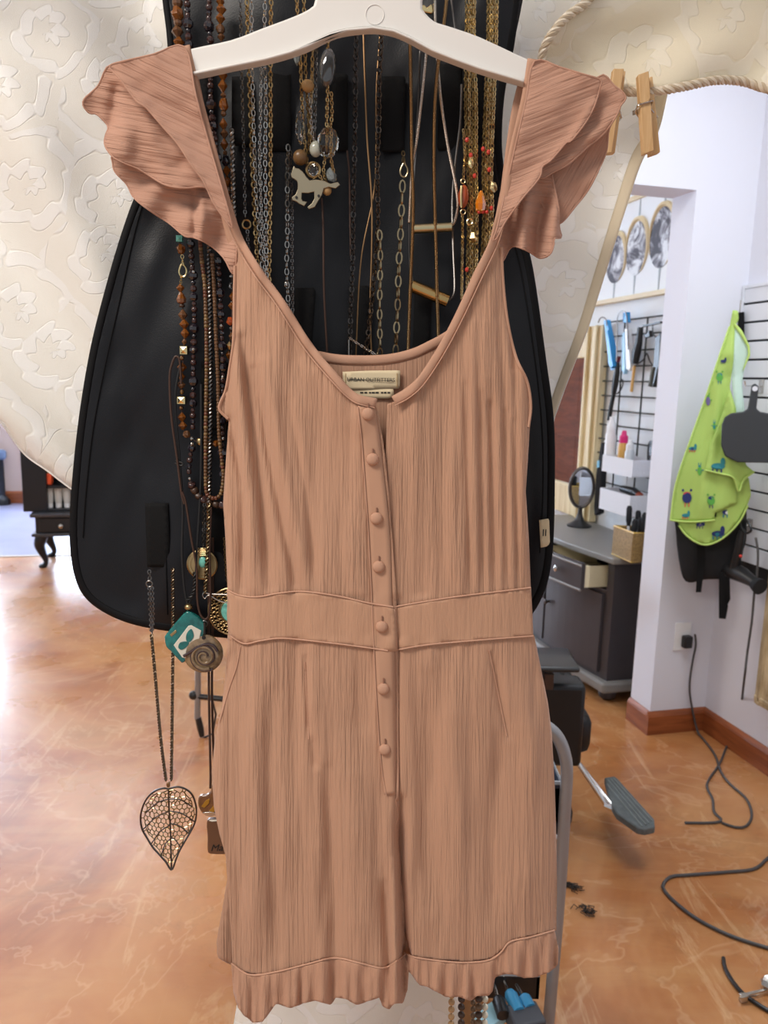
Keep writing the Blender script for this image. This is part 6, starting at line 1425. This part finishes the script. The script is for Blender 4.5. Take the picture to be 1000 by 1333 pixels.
# centre cords and chains
n = necklace('single brown leather cord hanging down the centre left of the organizer', 427, 480, .745)
cord(n, [(419, 258), (421, 300), (422, 380), (427, 475)], .745, .0010, LEATHER)
n = necklace('short brown cord strand showing under the second loop', 457, 330, .7475)
cord(n, [(452, 196), (455, 230), (456, 290), (457, 340)], .7475, .0009, LEATHER)
n = necklace('black round link chain necklace left of the thin bronze box chain', 457, 470, .741)
chain(n, [(464, 40), (463, 100), (462, 180), (460, 260), (459, 340), (456, 420), (455, 475)], .741, 9, 8, .0009, DARKM); chain(n, [(455, 440), (462, 445), (478, 455), (494, 465)], .739, 6, 4, .0006, SILVER); cord(n, [(454, 442), (454, 475)], .739, .0007, SILVER, 'pin')
n = necklace('thin bronze box chain necklace down the centre of the organizer', 487, 480, .743)
snake(n, [(473, 36), (475, 100), (478, 180), (484, 260), (484, 330), (482, 400), (484, 478)], .743, .0010, BRONZE)
n = necklace('blackened oval link chain necklace right of the bronze box chain', 475, 478, .740)
chain(n, [(497, 40), (494, 100), (493, 160), (491, 230), (492, 290), (487, 360), (481, 420), (474, 478)], .740, 9, 8, .0008, mat('black_bronze', (.13, .1, .08), .34, 1))
n = necklace('thin copper brown chain strand behind the blackened oval links', 470, 470, .7455)
snake(n, [(496, 30), (490, 120), (488, 240), (470, 340), (463, 470)], .7475, .0008, BRONZE)
n = necklace('antique brass paperclip chain necklace with lobster clasp below the centre loops', 515, 480, .738)
PB = mat('antique_link_brass', (.42, .33, .2), .3, 1)
chain(n, [(525, 196), (525, 212)], .738, 8, 6, .0007, PB); clasp(n, 526, 222, .738, PB, .9)
chain(n, [(524, 235), (522, 290), (519, 350), (517, 410), (514, 478)], .738, 17, 9.5, .0010, PB, .25); chain(n, [(494, 300), (495, 340), (494, 400), (495, 478)], .738, 15, 8.5, .0010, PB, .35)
# snake chains and bars
n = necklace('silver snake chain necklace with a pale brass bar hung level', 563, 297, .737)
snake(n, [(566, -14), (567, 40), (569, 70), (574, 130), (583, 190), (593, 240), (596, 268), (592, 288), (588, 294)], .737, .0017, SILVER); snake(n, [(556, 60), (551, 110), (543, 180), (537, 215), (533, 290)], .735, .0017, SILVER); snake(n, [(533, 288), (533, 320), (534, 372)], .737, .0009, DARKM)
b_ = MB().tube([at(539, 298, .736), at(588, 295.5, .736)], .0042, 16).build('bar', mat('brushed_pale_brass', (.62, .54, .33), .3, 1), n)
n = necklace('gunmetal snake chain necklace with a gold bar hung at a slant', 560, 384, .740)
snake(n, [(547, 66), (545, 120), (541, 200), (537, 260), (534, 330), (537, 368)], .740, .0012, GUN); snake(n, [(601, 110), (599, 160), (593, 210), (589, 260), (590, 320), (592, 370), (590, 385), (584, 391)], .740, .0013, GUN); snake(n, [(586, -14), (590, 20), (593, 42)], .740, .0011, GUN)
MB().tube([at(536, 372, .739), at(583, 392, .739)], .0058, 18).build('bar', mat('brushed_gold', (.55, .38, .16), .25, 1), n)
n = necklace('bronze gold snake chain necklace of two straight strands in front of the bars', 550, 470, .733)
BG = mat('bronze_gold_snake', (.32, .23, .125), .3, 1)
snake(n, [(534, 56), (535, 120), (536, 200), (538, 260), (537, 310), (534, 380), (531, 470)], .733, .0018, BG); snake(n, [(583, -14), (578, 30), (571, 80), (566, 140), (565, 220), (567, 300), (569, 380), (571, 450)], .733, .0018, BG)
n = necklace('gold and black enamel clasp piece showing just above the hanger', 556, 24, .742)
pxslab('gold_plate', crom([(545, 8), (552, 6), (556, 9), (562, 5), (564, 12), (563, 17), (555, 16), (548, 14)], 3, True), .738, .003, PALEGOLD, n, .0008); pxslab('enamel', crom([(544, 2), (547, 0), (548, 6), (552, 18), (560, 18), (564, 22), (563, 26), (556, 22), (549, 15)], 3, True), .7395, .002, BLKP, n, .0006)
chain(n, [(548, -14), (547, 4)], .742, 6, 5, .0006, PALEGOLD)
# gold multi strand with coral and stones
Yg = .739
n = necklace('many stranded antique gold chain necklace with coral beads and orange stones at the right', 620, 400, Yg)
GG = mat('old_gold_chain', (.62, .48, .25), .3, 1)
for k, (xa, xb, xc, xd) in enumerate(((608, 606, 610, 608), (612, 611, 614, 613), (616, 616, 618, 617), (618, 620, 621, 620), (636, 632, 630, 627), (640, 636, 634, 631), (644, 640, 637, 633), (647, 643, 641, 636))):
    yend = 380 - (xd - 606) * 1.9
    chain(n, [(xa, -14), (xa - 1, 60), (xb, 130), (xc - 1, 220), (xc, 280), (xd, yend)], Yg - .0025 * (k % 2), 7.4, 5.6, .0007, GG)
chain(n, [(603, 168), (605, 200), (603, 234)], Yg - .003, 6, 4.5, .0006, GG); ring(n, 603, 236, Yg - .003, 2.6, .8, GG); chain(n, [(602, 280), (602, 320), (601, 390)], Yg - .003, 6, 4.5, .0007, GG); ring(n, 603, 276, Yg - .003, 3, .8, GG)
st_ = bead(n, 'round', CARNEL, 603.5, 256, Yg - .004, 13, 27); st_.name = 'carnelian_stone'
MB().tube([at(601, 242, Yg - .0085), at(600.5, 256, Yg - .0093), at(601, 270, Yg - .0085)], .0012, 6).build('gold_band', PALEGOLD, n)
st_ = bead(n, 'drop', ORANGEG, 626, 263, Yg - .005, 14, 26); st_.name = 'orange_stone'
for q in ((608, 182), (613, 202), (618, 229), (629, 194), (636, 198), (637, 221), (608, 351), (640, 271)): bead(n, 'facet', REDB, q[0], q[1], Yg - .005, 5, 6)
for xx in (624, 629, 634): bead(n, 'round', REDB, xx, 276, Yg - .006, 4.5)
bead(n, 'nugget', PALEGOLD, 613, 212, Yg - .005, 8, 15); bead(n, 'nugget', GG, 642, 244, Yg - .004, 11, 14); bead(n, 'nugget', GG, 616, 309, Yg - .005, 13, 12); ring(n, 612, 289, Yg - .005, 3.4, 1.4, PALEGOLD)
# bead strands that hang below the romper
n = necklace('tan and brown wooden bead necklace strand under the left part of the right hem', 587, 1400, .745)
string_beads(n, [(592, 1150), (589, 1250), (588, 1300), (586, 1420)], .742, lambda k: ('round', TANB, 9.5, 9)); string_beads(n, [(600, 1150), (601, 1250), (600, 1420)], .744, lambda k: ('round', BROWNB, 10.5, 10))
n = necklace('dark wood and cream shell bead necklace strand under the hem nearest the cart tray', 630, 1400, .745)
string_beads(n, [(624, 1150), (624, 1250), (622, 1420)], .742, lambda k: ('round', [BROWNB, mat('mid_wood_bead', (.16, .09, .045), .4)][k % 2], 11, 10)); string_beads(n, [(632, 1150), (632, 1250), (630, 1420)], .744, lambda k: ('round', CREAMB, 9.5, 10)); 
string_beads(n, [(617, 1150), (616, 1250), (616, 1420)], .746, lambda k: ('round', MATS['mid_wood_bead'], 8, 8))
